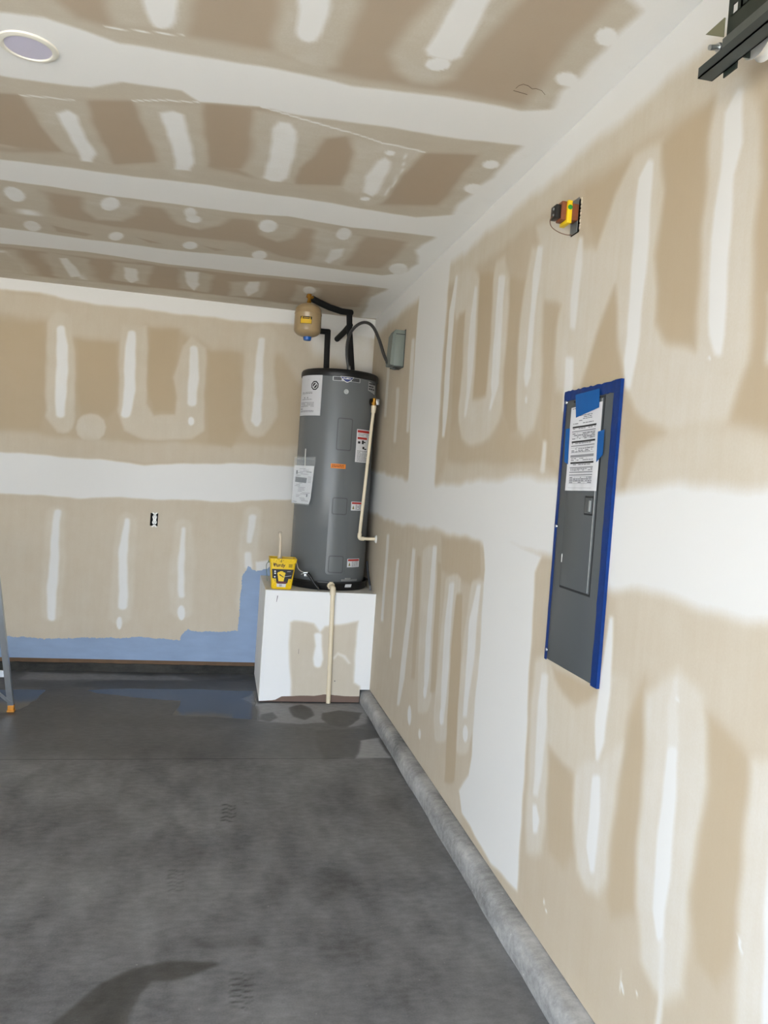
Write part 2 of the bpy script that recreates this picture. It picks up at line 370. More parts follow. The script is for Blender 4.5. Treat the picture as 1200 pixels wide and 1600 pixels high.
  (0.55, 0.02, [(1.426,1.041), (1.169,1.143), (1.101,0.569), (1.396,0.33), (1.415,0.619), (1.417,0.789), (1.425,0.922)]),
  (0.93, 0.01, [(1.337,1.121), (1.345,0.95), (1.342,0.77), (1.322,0.494), (1.312,0.493), (1.296,0.503), (1.28,0.518), (1.272,0.532), (1.291,0.798), (1.297,0.971), (1.31,1.13), (1.315,1.133), (1.324,1.131), (1.333,1.127)]),
  (1, 0.014, [(3.215,1.369), (2.576,1.346), (2.622,1.287), (2.617,1.115), (2.614,1.04), (2.61,0.903), (2.587,0.76), (2.587,0.61), (2.583,0.503), (2.572,0.392), (2.567,0.157), (2.615,0.15), (2.835,0.115), (2.954,0.13), (3.1,0.148), (3.218,0.152), (3.282,0.219), (3.171,0.334), (3.15,0.431), (3.154,0.705), (3.143,0.873), (3.15,1.049), (3.157,1.225)]),
  (0.9, 0.002, [(1.855,0.318), (1.849,0.322), (1.848,0.271), (1.853,0.241)]),
  (0.9, 0.002, [(1.847,0.289), (1.841,0.293), (1.824,0.27), (1.829,0.264)]),
  (0.9, 0.002, [(1.779,0.317), (1.773,0.319), (1.761,0.306), (1.767,0.303)]),
  (0.9, 0.002, [(1.416,0.673), (1.41,0.677), (1.398,0.644), (1.406,0.641)]),
  (0.95, 0.003, [(2.336,0.237), (2.337,0.232), (2.339,0.228), (2.342,0.225), (2.346,0.224), (2.349,0.226), (2.35,0.229), (2.35,0.233), (2.348,0.238), (2.345,0.241), (2.341,0.241), (2.338,0.24)]),
  (0.95, 0.003, [(2.319,0.217), (2.319,0.214), (2.32,0.21), (2.323,0.208), (2.326,0.207), (2.328,0.208), (2.33,0.211), (2.33,0.214), (2.328,0.217), (2.325,0.219), (2.322,0.22), (2.32,0.219)]),
  (0.9, 0.003, [(1.692,1.093), (1.692,1.089), (1.694,1.085), (1.696,1.084), (1.699,1.084), (1.702,1.086), (1.703,1.09), (1.703,1.094), (1.701,1.097), (1.699,1.099), (1.696,1.098), (1.694,1.096)]),
  (0.9, 0.003, [(1.685,1.909), (1.686,1.906), (1.687,1.904), (1.69,1.903), (1.692,1.904), (1.695,1.907), (1.696,1.91), (1.695,1.913), (1.694,1.915), (1.691,1.916), (1.689,1.914), (1.687,1.912)]),
]
BACK_WALL_MUD = [
  (0.3, 0.04, [(-1.71,2.744), (1.117,2.777), (1.153,2.279), (0.561,2.274), (0.399,2.475), (0.069,2.48), (-0.12,2.461), (-0.373,2.607), (-0.612,2.591), (-0.787,2.468), (-1.126,2.451), (-1.272,2.565), (-1.702,2.573)]),
  (0.38, 0.015, [(-1.289,2.563), (-1.306,2.285), (-1.281,1.869), (-1.215,1.791), (-1.192,1.763), (-1.152,1.757), (-1.112,1.77), (-1.092,1.801), (-1.07,1.887), (-1.096,2.306), (-1.132,2.581), (-1.162,2.615), (-1.213,2.622), (-1.264,2.604)]),
  (0.42, 0.01, [(-0.851,1.821), (-0.863,1.768), (-0.9,1.727), (-0.953,1.709), (-1.008,1.718), (-1.049,1.753), (-1.066,1.803), (-1.054,1.856), (-1.017,1.897), (-0.964,1.915), (-0.91,1.906), (-0.869,1.871)]),
  (0.36, 0.015, [(-0.784,2.581), (-0.612,2.591), (-0.58,2.357), (-0.58,2.024), (-0.52,1.934), (-0.373,1.956), (-0.362,2.092), (-0.389,2.233), (-0.342,2.477), (-0.277,2.555), (-0.168,2.47), (-0.153,2.062), (-0.151,1.859), (-0.231,1.785), (-0.417,1.76), (-0.584,1.757), (-0.719,1.813), (-0.777,1.96), (-0.789,2.336)]),
  (0.38, 0.02, [(0.128,2.622), (0.115,2.281), (0.124,1.989), (0.164,1.885), (0.197,1.848), (0.254,1.839), (0.31,1.857), (0.338,1.899), (0.395,2.012), (0.357,2.304), (0.34,2.645), (0.299,2.689), (0.229,2.697), (0.162,2.674)]),
  (0.28, 0.03, [(-1.663,1.736), (-0.783,1.722), (1.185,1.826), (1.199,1.624), (-1.654,1.552)]),
  (0.02, 0.022, [(-1.699,2.518), (-1.314,2.538), (-1.274,1.916), (-1.319,1.764), (-1.664,1.754)]),
  (0, 0.022, [(-1.085,2.437), (-0.804,2.457), (-0.786,1.959), (-0.846,1.883), (-0.929,1.923), (-1.026,1.891), (-1.073,2.121)]),
  (0, 0.022, [(-0.588,2.574), (-0.368,2.598), (-0.378,2.377), (-0.398,2.232), (-0.365,2.067), (-0.383,1.97), (-0.521,1.958), (-0.569,2.073)]),
  (0.02, 0.022, [(-0.148,2.448), (0.08,2.462), (0.119,2.135), (0.145,1.883), (0.057,1.739), (-0.112,1.775), (-0.141,2.015)]),
  (0.75, 0.07, [(0.528,2.763), (1.115,2.802), (1.149,2.329), (1.008,2.366), (0.796,2.495), (0.643,2.529)]),
  (0.92, 0.016, [(-1.717,2.901), (-1.633,2.903), (-0.297,2.91), (1.176,2.894), (1.191,2.685), (0.883,2.693), (0.68,2.72), (0.443,2.719), (-0.002,2.705), (-0.379,2.711), (-0.859,2.714), (-1.192,2.722), (-1.36,2.753), (-1.71,2.749)]),
  (0.45, 0.03, [(0.809,2.297), (1.008,2.366), (1.156,2.229), (1.199,1.624), (0.756,1.593)]),
  (0.88, 0.011, [(-1.225,2.51), (-1.228,2.385), (-1.216,2.061), (-1.207,1.885), (-1.195,1.871), (-1.175,1.868), (-1.155,1.875), (-1.145,1.89), (-1.137,2.068), (-1.149,2.393), (-1.173,2.516), (-1.183,2.527), (-1.2,2.53), (-1.217,2.524)]),
  (0.88, 0.011, [(-0.741,2.53), (-0.748,2.34), (-0.745,2.104), (-0.748,1.924), (-0.736,1.91), (-0.716,1.907), (-0.695,1.914), (-0.685,1.93), (-0.663,2.112), (-0.667,2.348), (-0.686,2.535), (-0.697,2.547), (-0.714,2.549), (-0.732,2.543)]),
  (0.82, 0.011, [(-0.29,2.468), (-0.282,2.243), (-0.28,2.051), (-0.267,2.037), (-0.246,2.034), (-0.225,2.041), (-0.214,2.057), (-0.207,2.25), (-0.234,2.473), (-0.245,2.485), (-0.263,2.488), (-0.281,2.481)]),
  (0.85, 0.005, [(-0.225,1.921), (-0.227,1.904), (-0.235,1.891), (-0.247,1.885), (-0.259,1.889), (-0.268,1.9), (-0.272,1.917), (-0.27,1.934), (-0.262,1.947), (-0.251,1.952), (-0.239,1.949), (-0.229,1.937)]),
  (0.82, 0.011, [(0.217,2.583), (0.202,2.289), (0.206,2.069), (0.203,1.957), (0.229,1.929), (0.236,1.921), (0.249,1.919), (0.262,1.923), (0.268,1.933), (0.28,1.963), (0.273,2.075), (0.269,2.295), (0.265,2.588), (0.256,2.598), (0.24,2.6), (0.225,2.595)]),
  (0.3, 0.04, [(-1.643,1.308), (1.213,1.421), (1.308,0.085), (-1.583,0.025)]),
  (0.42, 0.02, [(-1.228,1.171), (-1.245,0.792), (-1.235,0.413), (-1.208,0.38), (-1.161,0.37), (-1.116,0.383), (-1.093,0.418), (-1.085,0.8), (-1.105,1.178), (-1.128,1.207), (-1.169,1.214), (-1.208,1.202)]),
  (0.42, 0.02, [(-0.734,1.153), (-0.757,0.815), (-0.753,0.406), (-0.724,0.37), (-0.672,0.359), (-0.622,0.373), (-0.597,0.411), (-0.592,0.823), (-0.606,1.16), (-0.63,1.189), (-0.672,1.197), (-0.713,1.184)]),
  (0.42, 0.02, [(-0.32,1.129), (-0.343,0.786), (-0.32,0.469), (-0.288,0.43), (-0.232,0.419), (-0.177,0.434), (-0.15,0.475), (-0.154,0.795), (-0.188,1.136), (-0.213,1.165), (-0.257,1.173), (-0.299,1.16)]),
  (0.45, 0.02, [(0.184,1.256), (0.168,0.959), (0.186,0.512), (0.212,0.481), (0.257,0.472), (0.301,0.484), (0.323,0.517), (0.324,0.966), (0.32,1.265), (0.294,1.294), (0.249,1.302), (0.205,1.289)]),
  (0.88, 0.011, [(-1.18,1.178), (-1.197,0.899), (-1.2,0.614), (-1.189,0.386), (-1.179,0.374), (-1.161,0.37), (-1.144,0.375), (-1.136,0.388), (-1.129,0.617), (-1.135,0.902), (-1.136,1.181), (-1.144,1.191), (-1.159,1.194), (-1.173,1.189)]),
  (0.88, 0.011, [(-0.687,1.141), (-0.712,0.924), (-0.704,0.697), (-0.693,0.49), (-0.681,0.475), (-0.66,0.471), (-0.639,0.477), (-0.629,0.492), (-0.64,0.7), (-0.648,0.927), (-0.651,1.143), (-0.658,1.152), (-0.67,1.154), (-0.681,1.15)]),
  (0.88, 0.005, [(-0.657,0.37), (-0.658,0.346), (-0.665,0.328), (-0.675,0.321), (-0.685,0.327), (-0.694,0.345), (-0.698,0.369), (-0.697,0.393), (-0.69,0.411), (-0.68,0.418), (-0.669,0.412), (-0.661,0.394)]),
  (0.84, 0.011, [(-0.267,1.102), (-0.283,0.887), (-0.261,0.594), (-0.252,0.583), (-0.236,0.58), (-0.221,0.584), (-0.214,0.596), (-0.236,0.889), (-0.239,1.104), (-0.244,1.11), (-0.253,1.112), (-0.262,1.109)]),
  (0.88, 0.006, [(-0.206,0.463), (-0.208,0.434), (-0.217,0.412), (-0.231,0.403), (-0.246,0.411), (-0.257,0.432), (-0.263,0.461), (-0.261,0.491), (-0.251,0.513), (-0.238,0.521), (-0.223,0.514), (-0.211,0.493)]),
  (0.82, 0.011, [(0.225,1.219), (0.227,1.031), (0.234,1.022), (0.247,1.02), (0.259,1.024), (0.266,1.033), (0.283,1.223), (0.272,1.235), (0.253,1.239), (0.234,1.233)]),
  (0.82, 0.011, [(0.218,0.936), (0.219,0.837), (0.23,0.824), (0.25,0.82), (0.268,0.826), (0.278,0.84), (0.267,0.939), (0.258,0.949), (0.241,0.952), (0.226,0.948)]),
  (0.85, 0.01, [(0.305,0.876), (0.422,0.896), (0.458,0.798), (0.309,0.806)]),
  (0.96, 0.012, [(-1.656,1.589), (-1.57,1.586), (-0.902,1.58), (-0.573,1.566), (0.064,1.622), (0.533,1.637), (1.317,1.648), (1.337,1.367), (0.55,1.379), (0.082,1.329), (-0.815,1.306), (-1.03,1.287), (-1.556,1.29), (-1.642,1.289)]),
]
BACK_WALL_PAINT = [
  (1, 0.012, [(-1.636,0.231), (-1.507,0.239), (-1.19,0.238), (-0.831,0.248), (-0.519,0.267), (-0.387,0.251), (-0.227,0.251), (-0.215,0.3), (-0.175,0.341), (-0.146,0.327), (-0.069,0.324), (0.086,0.319), (0.192,0.332), (0.205,0.432), (0.204,0.612), (0.204,0.772), (0.248,0.843), (0.279,0.815), (0.309,0.806), (0.368,0.819), (0.454,0.853), (0.652,0.882), (1.111,0.878), (1.184,0.959), (1.314,0.965), (1.384,-0.018), (-1.622,-0.07)]),
]
CEILING_MUD_HIGHLIGHTS = [
  (0.4, 0.026, [(-0.736,2.287), (-0.582,2.291), (-0.484,2.462), (-0.408,2.483), (-0.18,2.449), (-0.069,2.447), (0.057,2.447), (0.26,2.522), (0.464,2.512), (0.748,2.51), (0.94,2.518), (0.981,2.536), (1.012,2.721), (0.875,2.927), (0.68,2.978), (0.479,2.954), (0.056,2.834), (-0.139,2.866), (-0.381,2.94), (-0.584,3.014), (-0.838,3.048), (-0.961,3.045)]),
  (0.38, 0.026, [(-1.133,3.625), (-0.988,3.635), (-0.728,3.534), (-0.528,3.587), (-0.341,3.477), (-0.127,3.47), (0.07,3.502), (0.244,3.508), (0.425,3.457), (0.646,3.607), (0.882,3.525), (0.933,3.318), (1.085,4.029), (0.893,4.094), (0.587,4.095), (0.094,4.087), (-0.321,4.097), (-0.67,4.075), (-1.096,4.058), (-1.256,4.04)]),
  (0.36, 0.026, [(-1.402,4.531), (-1.217,4.534), (-0.887,4.465), (-0.659,4.507), (-0.313,4.515), (0.053,4.507), (0.266,4.672), (0.498,4.733), (0.875,4.668), (1.032,4.668), (1.053,5.118), (0.641,5.204), (0.143,5.229), (-0.391,5.246), (-0.898,5.184), (-1.395,5.232), (-1.602,5.205)]),
  (0.42, 0.026, [(0.895,1.916), (0.903,1.783), (0.941,1.381), (1.139,1.492), (1.152,1.831), (1.226,6.098), (0.912,5.779), (0.891,5.166), (0.864,4.674), (0.891,4.083), (0.89,3.521), (0.886,3.237), (0.877,2.932), (0.877,2.842), (0.893,2.503), (0.896,2.289), (0.886,2.092)]),
  (0.45, 0.03, [(-1.829,5.972), (-1.585,5.975), (-0.284,5.905), (0.551,5.935), (1.041,5.706), (1.145,6.228), (-0.294,6.171), (-1.905,6.228)]),
  (0.42, 0.026, [(-0.397,2.231), (-0.395,2.39), (-0.388,2.469), (-0.183,2.447), (-0.155,2.264), (-0.138,2.146)]),
  (0.45, 0.026, [(0.073,2.078), (0.076,2.188), (0.067,2.372), (0.082,2.449), (0.163,2.497), (0.232,2.524), (0.279,2.468), (0.279,2.381), (0.283,2.219), (0.284,2.119), (0.279,2.01)]),
  (0.45, 0.026, [(0.459,1.952), (0.456,2.062), (0.42,2.262), (0.419,2.343), (0.453,2.434), (0.513,2.486), (0.583,2.482), (0.634,2.422), (0.652,2.227), (0.654,2.138), (0.676,1.989), (0.683,1.879)]),
  (0.93, 0.012, [(-0.28,2.192), (-0.287,2.308), (-0.284,2.369), (-0.279,2.412), (-0.27,2.438), (-0.248,2.44), (-0.225,2.422), (-0.211,2.389), (-0.203,2.342), (-0.194,2.277), (-0.188,2.163), (-0.202,2.134), (-0.23,2.132), (-0.26,2.153)]),
  (0.93, 0.012, [(0.114,2.064), (0.123,2.172), (0.128,2.246), (0.134,2.326), (0.141,2.347), (0.154,2.367), (0.173,2.369), (0.191,2.355), (0.198,2.327), (0.204,2.301), (0.206,2.22), (0.205,2.145), (0.192,2.039), (0.175,2.015), (0.149,2.014), (0.125,2.031)]),
  (0.95, 0.012, [(0.52,1.932), (0.609,1.903), (0.603,2.013), (0.61,2.147), (0.619,2.292), (0.595,2.326), (0.528,2.316), (0.512,2.286), (0.516,2.163), (0.518,2.041)]),
  (0.95, 0.006, [(0.601,2.343), (0.601,2.362), (0.591,2.38), (0.574,2.391), (0.554,2.393), (0.537,2.385), (0.528,2.369), (0.528,2.35), (0.538,2.332), (0.555,2.322), (0.574,2.32), (0.591,2.328)]),
  (0.42, 0.026, [(-0.772,3.034), (-0.543,2.999), (-0.543,3.144), (-0.529,3.595), (-0.728,3.534), (-0.763,3.4), (-0.755,3.25)]),
  (0.42, 0.026, [(-0.385,2.942), (-0.144,2.868), (-0.132,3.072), (-0.127,3.463), (-0.203,3.628), (-0.285,3.623), (-0.341,3.477), (-0.356,3.215)]),
  (0.44, 0.026, [(0.031,2.863), (0.394,2.857), (0.385,2.944), (0.308,2.991), (0.279,3.154), (0.246,3.335), (0.241,3.509), (0.097,3.514), (0.008,3.438), (0.04,3.215)]),
  (0.48, 0.026, [(0.392,2.93), (0.679,2.973), (0.67,3.165), (0.648,3.571), (0.588,3.65), (0.426,3.465), (0.436,3.259)]),
  (0, 0.012, [(-0.969,3.072), (-0.776,3.036), (-0.755,3.25), (-0.727,3.527), (-0.938,3.537), (-1.105,3.531)]),
  (0, 0.012, [(-0.538,3.007), (-0.386,2.947), (-0.356,3.215), (-0.346,3.48), (-0.524,3.578), (-0.54,3.226)]),
  (0, 0.012, [(-0.138,2.875), (0.029,2.854), (0.027,3.069), (0.008,3.416), (-0.126,3.449), (-0.132,3.072)]),
  (0, 0.012, [(0.309,3.002), (0.375,2.954), (0.415,3.069), (0.436,3.295), (0.429,3.447), (0.243,3.501), (0.245,3.322), (0.285,3.164)]),
  (0, 0.012, [(0.685,2.989), (0.877,2.932), (0.886,3.237), (0.878,3.509), (0.647,3.581), (0.665,3.238)]),
  (0.88, 0.012, [(-0.671,3.149), (-0.626,3.105), (-0.596,3.147), (-0.596,3.336), (-0.586,3.492), (-0.617,3.594), (-0.657,3.603), (-0.659,3.422), (-0.662,3.244)]),
  (0.88, 0.012, [(-0.293,2.998), (-0.246,2.965), (-0.207,2.982), (-0.195,3.183), (-0.191,3.439), (-0.205,3.531), (-0.267,3.541), (-0.267,3.4), (-0.276,3.155)]),
  (0.86, 0.012, [(0.112,2.98), (0.129,2.919), (0.17,2.915), (0.199,2.975), (0.205,3.12), (0.203,3.448), (0.179,3.503), (0.139,3.512), (0.104,3.48), (0.11,3.265)]),
  (0.86, 0.012, [(0.531,3.133), (0.548,3.087), (0.583,3.119), (0.596,3.23), (0.596,3.458), (0.578,3.515), (0.535,3.484), (0.518,3.298)]),
  (0.9, 0.005, [(0.576,3.031), (0.577,3.044), (0.572,3.055), (0.563,3.062), (0.553,3.062), (0.544,3.056), (0.539,3.046), (0.539,3.033), (0.544,3.022), (0.553,3.015), (0.563,3.015), (0.571,3.021)]),
  (0.9, 0.005, [(0.578,3.549), (0.578,3.562), (0.571,3.574), (0.561,3.582), (0.549,3.584), (0.54,3.578), (0.535,3.567), (0.536,3.554), (0.542,3.542), (0.552,3.535), (0.564,3.533), (0.573,3.538)]),
  (0.42, 0.026, [(-1.248,4.013), (-1.088,4.03), (-0.945,4.013), (-0.912,4.223), (-0.97,4.406), (-1.111,4.416), (-1.358,4.383)]),
  (0.44, 0.026, [(-0.726,4.026), (-0.455,4.058), (-0.494,4.241), (-0.589,4.388), (-0.722,4.425), (-0.758,4.254)]),
  (0.44, 0.026, [(-0.36,4.036), (-0.026,4.088), (-0.096,4.246), (-0.196,4.357), (-0.309,4.319)]),
  (0.44, 0.026, [(0.094,4.067), (0.315,4.096), (0.306,4.292), (0.229,4.401), (0.121,4.318)]),
  (0.46, 0.026, [(0.381,4.045), (0.657,4.109), (0.632,4.727), (0.423,4.74), (0.422,4.399)]),
  (0.85, 0.008, [(-1.02,4.204), (-1.038,4.257), (-1.064,4.289), (-1.09,4.289), (-1.107,4.258), (-1.112,4.206), (-1.104,4.147), (-1.085,4.097), (-1.06,4.068), (-1.036,4.068), (-1.019,4.095), (-1.013,4.145)]),
  (0.85, 0.008, [(-0.564,4.104), (-0.577,4.163), (-0.6,4.212), (-0.627,4.238), (-0.649,4.233), (-0.661,4.198), (-0.659,4.145), (-0.645,4.087), (-0.623,4.041), (-0.598,4.017), (-0.576,4.021), (-0.564,4.053)]),
  (0.8, 0.008, [(-0.195,4.081), (-0.2,4.124), (-0.213,4.159), (-0.229,4.177), (-0.245,4.173), (-0.255,4.148), (-0.257,4.108), (-0.251,4.066), (-0.239,4.033), (-0.223,4.016), (-0.208,4.019), (-0.198,4.043)]),
  (0.8, 0.008, [(-0.175,4.174), (-0.181,4.208), (-0.196,4.238), (-0.216,4.256), (-0.235,4.256), (-0.249,4.238), (-0.252,4.208), (-0.246,4.174), (-0.231,4.145), (-0.212,4.129), (-0.193,4.129), (-0.18,4.145)]),
  (0.85, 0.008, [(0.203,4.124), (0.2,4.18), (0.185,4.228), (0.161,4.254), (0.136,4.25), (0.116,4.217), (0.108,4.166), (0.112,4.111), (0.127,4.066), (0.149,4.042), (0.174,4.046), (0.193,4.075)]),
  (0.82, 0.008, [(0.582,4.086), (0.585,4.142), (0.578,4.188), (0.561,4.212), (0.539,4.206), (0.519,4.172), (0.506,4.12), (0.504,4.066), (0.512,4.022), (0.528,4.001), (0.549,4.006), (0.568,4.037)]),
  (0.75, 0.012, [(0.52,4.417), (0.584,4.361), (0.593,4.516), (0.552,4.706), (0.52,4.664)]),
  (0.08, 0.012, [(-0.986,4.641), (-0.782,4.715), (-0.825,4.772), (-0.974,4.754)]),
  (0.08, 0.012, [(-0.536,4.665), (-0.412,4.722), (-0.475,4.751)]),
  (0.08, 0.012, [(-0.176,4.665), (-0.055,4.701), (-0.116,4.743)]),
  (0.42, 0.026, [(-1.664,5.415), (-1.399,5.392), (-1.376,5.615), (-1.411,5.979), (-1.842,6.013)]),
  (0.4, 0.026, [(-1.134,5.238), (-0.89,5.3), (-1.051,5.927), (-1.211,5.878)]),
  (0.42, 0.026, [(-0.736,5.304), (-0.507,5.271), (-0.589,5.844), (-0.821,5.81)]),
  (0.4, 0.026, [(-0.341,5.27), (-0.121,5.328), (-0.171,5.866), (-0.37,5.828)]),
  (0.42, 0.026, [(-0.017,5.453), (0.231,5.326), (0.214,5.828), (-0.022,5.891)]),
  (0.42, 0.026, [(0.421,5.319), (0.572,5.333), (0.61,5.833), (0.422,5.824)]),
  (0.8, 0.012, [(-1.079,5.361), (-1.029,5.337), (-1.017,5.605), (-1.02,5.818), (-1.097,5.876), (-1.099,5.611)]),
  (0.8, 0.012, [(-0.697,5.397), (-0.618,5.407), (-0.634,5.733), (-0.697,5.841), (-0.722,5.722)]),
  (0.82, 0.012, [(-0.312,5.322), (-0.222,5.294), (-0.228,5.656), (-0.274,5.858), (-0.307,5.697)]),
  (0.78, 0.012, [(0.072,5.635), (0.108,5.389), (0.178,5.353), (0.169,5.644), (0.114,5.84)]),
  (0.8, 0.008, [(0.55,5.403), (0.551,5.461), (0.541,5.51), (0.521,5.537), (0.499,5.533), (0.479,5.499), (0.468,5.446), (0.468,5.388), (0.479,5.341), (0.497,5.316), (0.519,5.32), (0.539,5.351)]),
  (0.05, 0.012, [(0.597,5.358), (0.693,5.27), (0.859,5.478), (0.89,5.792), (0.72,5.772)]),
  (0.93, 0.012, [(-0.804,2.517), (-0.698,2.501), (-0.58,2.484), (-0.526,2.506), (-0.443,2.539), (-0.378,2.564), (-0.228,2.556), (-0.069,2.551), (0.083,2.553), (0.184,2.558), (0.336,2.571), (0.543,2.549), (0.757,2.538), (0.9,2.542), (1.008,2.493), (1.038,2.785), (0.865,2.806), (0.691,2.827), (0.533,2.821), (0.378,2.826), (0.153,2.843), (0.056,2.829), (-0.154,2.862), (-0.209,2.798), (-0.402,2.813), (-0.509,2.892), (-0.668,2.908), (-0.802,2.907), (-0.924,2.92)]),
  (0.92, 0.012, [(-1.16,3.716), (-1.007,3.713), (-0.569,3.699), (-0.113,3.671), (0.077,3.674), (0.419,3.677), (0.833,3.713), (1.017,3.585), (1.025,3.941), (0.87,3.956), (0.568,3.983), (0.244,3.95), (0.09,3.988), (-0.316,3.999), (-0.659,3.998), (-1.077,3.984), (-1.237,3.977)]),
  (0.9, 0.012, [(-1.483,4.804), (-1.288,4.811), (-0.841,4.83), (-0.366,4.834), (0.124,4.783), (0.507,4.804), (0.893,4.817), (1.032,4.668), (1.034,5.128), (0.618,5.127), (0.14,5.163), (-0.387,5.181), (-0.888,5.121), (-1.379,5.17), (-1.588,5.159)]),
  (0.82, 0.008, [(-0.609,4.674), (-0.62,4.722), (-0.64,4.764), (-0.664,4.787), (-0.685,4.784), (-0.697,4.757), (-0.696,4.713), (-0.684,4.665), (-0.664,4.625), (-0.641,4.604), (-0.622,4.606), (-0.61,4.631)]),
  (0.82, 0.008, [(-0.208,4.666), (-0.215,4.709), (-0.232,4.746), (-0.255,4.768), (-0.276,4.767), (-0.291,4.744), (-0.295,4.707), (-0.287,4.664), (-0.27,4.628), (-0.248,4.608), (-0.228,4.609), (-0.213,4.63)]),
  (0.82, 0.008, [(0.182,4.684), (0.179,4.735), (0.165,4.778), (0.144,4.802), (0.121,4.8), (0.103,4.771), (0.096,4.726), (0.1,4.675), (0.114,4.634), (0.135,4.611), (0.157,4.614), (0.174,4.64)]),
  (0.75, 0.008, [(-1.054,4.716), (-1.07,4.766), (-1.095,4.8), (-1.12,4.807), (-1.139,4.786), (-1.146,4.742), (-1.14,4.689), (-1.123,4.64), (-1.099,4.609), (-1.075,4.602), (-1.056,4.621), (-1.049,4.663)]),
  (0.9, 0.02, [(0.936,1.902), (0.954,1.651), (0.997,1.364), (1.161,1.395), (1.152,1.831), (1.226,6.098), (0.997,6.126), (0.935,5.396), (1.008,5.105), (1.002,4.762), (1.034,4.472), (0.957,4.211), (0.994,3.99), (1.002,3.639), (0.963,3.49), (0.987,3.218), (1.011,3.112), (0.994,2.886), (1.012,2.721), (0.994,2.512), (0.969,2.373), (0.986,2.273), (0.992,2.123), (0.988,2.041), (0.989,1.933)]),
  (0.9, 0.006, [(0.993,2.055), (1,2.076), (0.997,2.094), (0.985,2.105), (0.967,2.105), (0.949,2.094), (0.935,2.075), (0.929,2.055), (0.932,2.037), (0.944,2.027), (0.961,2.027), (0.979,2.037)]),
  (0.9, 0.006, [(0.989,2.296), (0.993,2.316), (0.988,2.335), (0.974,2.346), (0.955,2.347), (0.937,2.337), (0.924,2.319), (0.92,2.298), (0.925,2.281), (0.939,2.27), (0.957,2.269), (0.975,2.279)]),
  (0.88, 0.006, [(0.984,2.986), (0.988,3.008), (0.982,3.027), (0.969,3.039), (0.952,3.039), (0.935,3.029), (0.924,3.01), (0.921,2.988), (0.927,2.969), (0.94,2.958), (0.957,2.957), (0.973,2.967)]),
  (0.85, 0.008, [(1.01,3.247), (1.015,3.276), (1.008,3.302), (0.991,3.318), (0.97,3.318), (0.949,3.303), (0.935,3.278), (0.932,3.248), (0.939,3.223), (0.955,3.208), (0.976,3.208), (0.996,3.222)]),
  (0.8, 0.008, [(1.008,4.602), (1.016,4.668), (1.007,4.724), (0.984,4.755), (0.953,4.751), (0.923,4.714), (0.903,4.654), (0.897,4.59), (0.906,4.537), (0.929,4.509), (0.958,4.512), (0.987,4.546)]),
  (0.95, 0.003, [(-0.411,2.48), (-0.308,2.469), (-0.183,2.447), (-0.183,2.454), (-0.308,2.476), (-0.412,2.487)]),  # thin lines to the list end: ridge highlights painted as white strokes
  (0.9, 0.003, [(-0.38,2.935), (-0.263,2.887), (-0.154,2.862), (-0.155,2.872), (-0.264,2.897), (-0.382,2.945)]),
  (0.9, 0.003, [(0.056,2.824), (0.391,2.908), (0.513,2.953), (0.681,2.972), (0.684,2.983), (0.515,2.964), (0.393,2.918), (0.056,2.834)]),
  (0.8, 0.003, [(-0.772,3.034), (-0.662,3.013), (-0.583,3.009), (-0.585,3.019), (-0.664,3.024), (-0.774,3.044)]),
  (0.8, 0.003, [(0.615,3.022), (0.62,3.02), (0.645,3.175), (0.646,3.358), (0.63,3.485), (0.635,3.347), (0.639,3.171)]),
]
STAND_MUD = [
  (0.26, 0.018, [(0.523,0.555), (0.548,0.569), (0.686,0.555), (0.734,0.503), (0.759,0.54), (0.999,0.579), (0.99,0.448), (1.002,0.149), (1.045,0.122), (1.057,-0.05), (0.572,-0.055), (0.534,0.311)]),
  (0.85, 0.012, [(0.696,0.475), (0.71,0.395), (0.703,0.306), (0.71,0.261), (0.721,0.249), (0.738,0.245), (0.755,0.25), (0.764,0.262), (0.774,0.307), (0.755,0.396), (0.749,0.477), (0.739,0.489), (0.722,0.492), (0.705,0.488)]),
  (0.6, 0.011, [(0.836,0.318), (0.87,0.359), (0.925,0.338), (0.965,0.284), (0.952,0.279), (0.908,0.324), (0.871,0.341), (0.846,0.309)]),
]
STAND_STAIN = [
  (1, 0.004, [(0.327,0.005), (0.457,0.02), (0.499,0.043), (0.631,0.049), (0.72,0.046), (0.795,0.06), (0.9,0.052), (1.05,0.05), (1.057,-0.05), (0.331,-0.057)]),
]
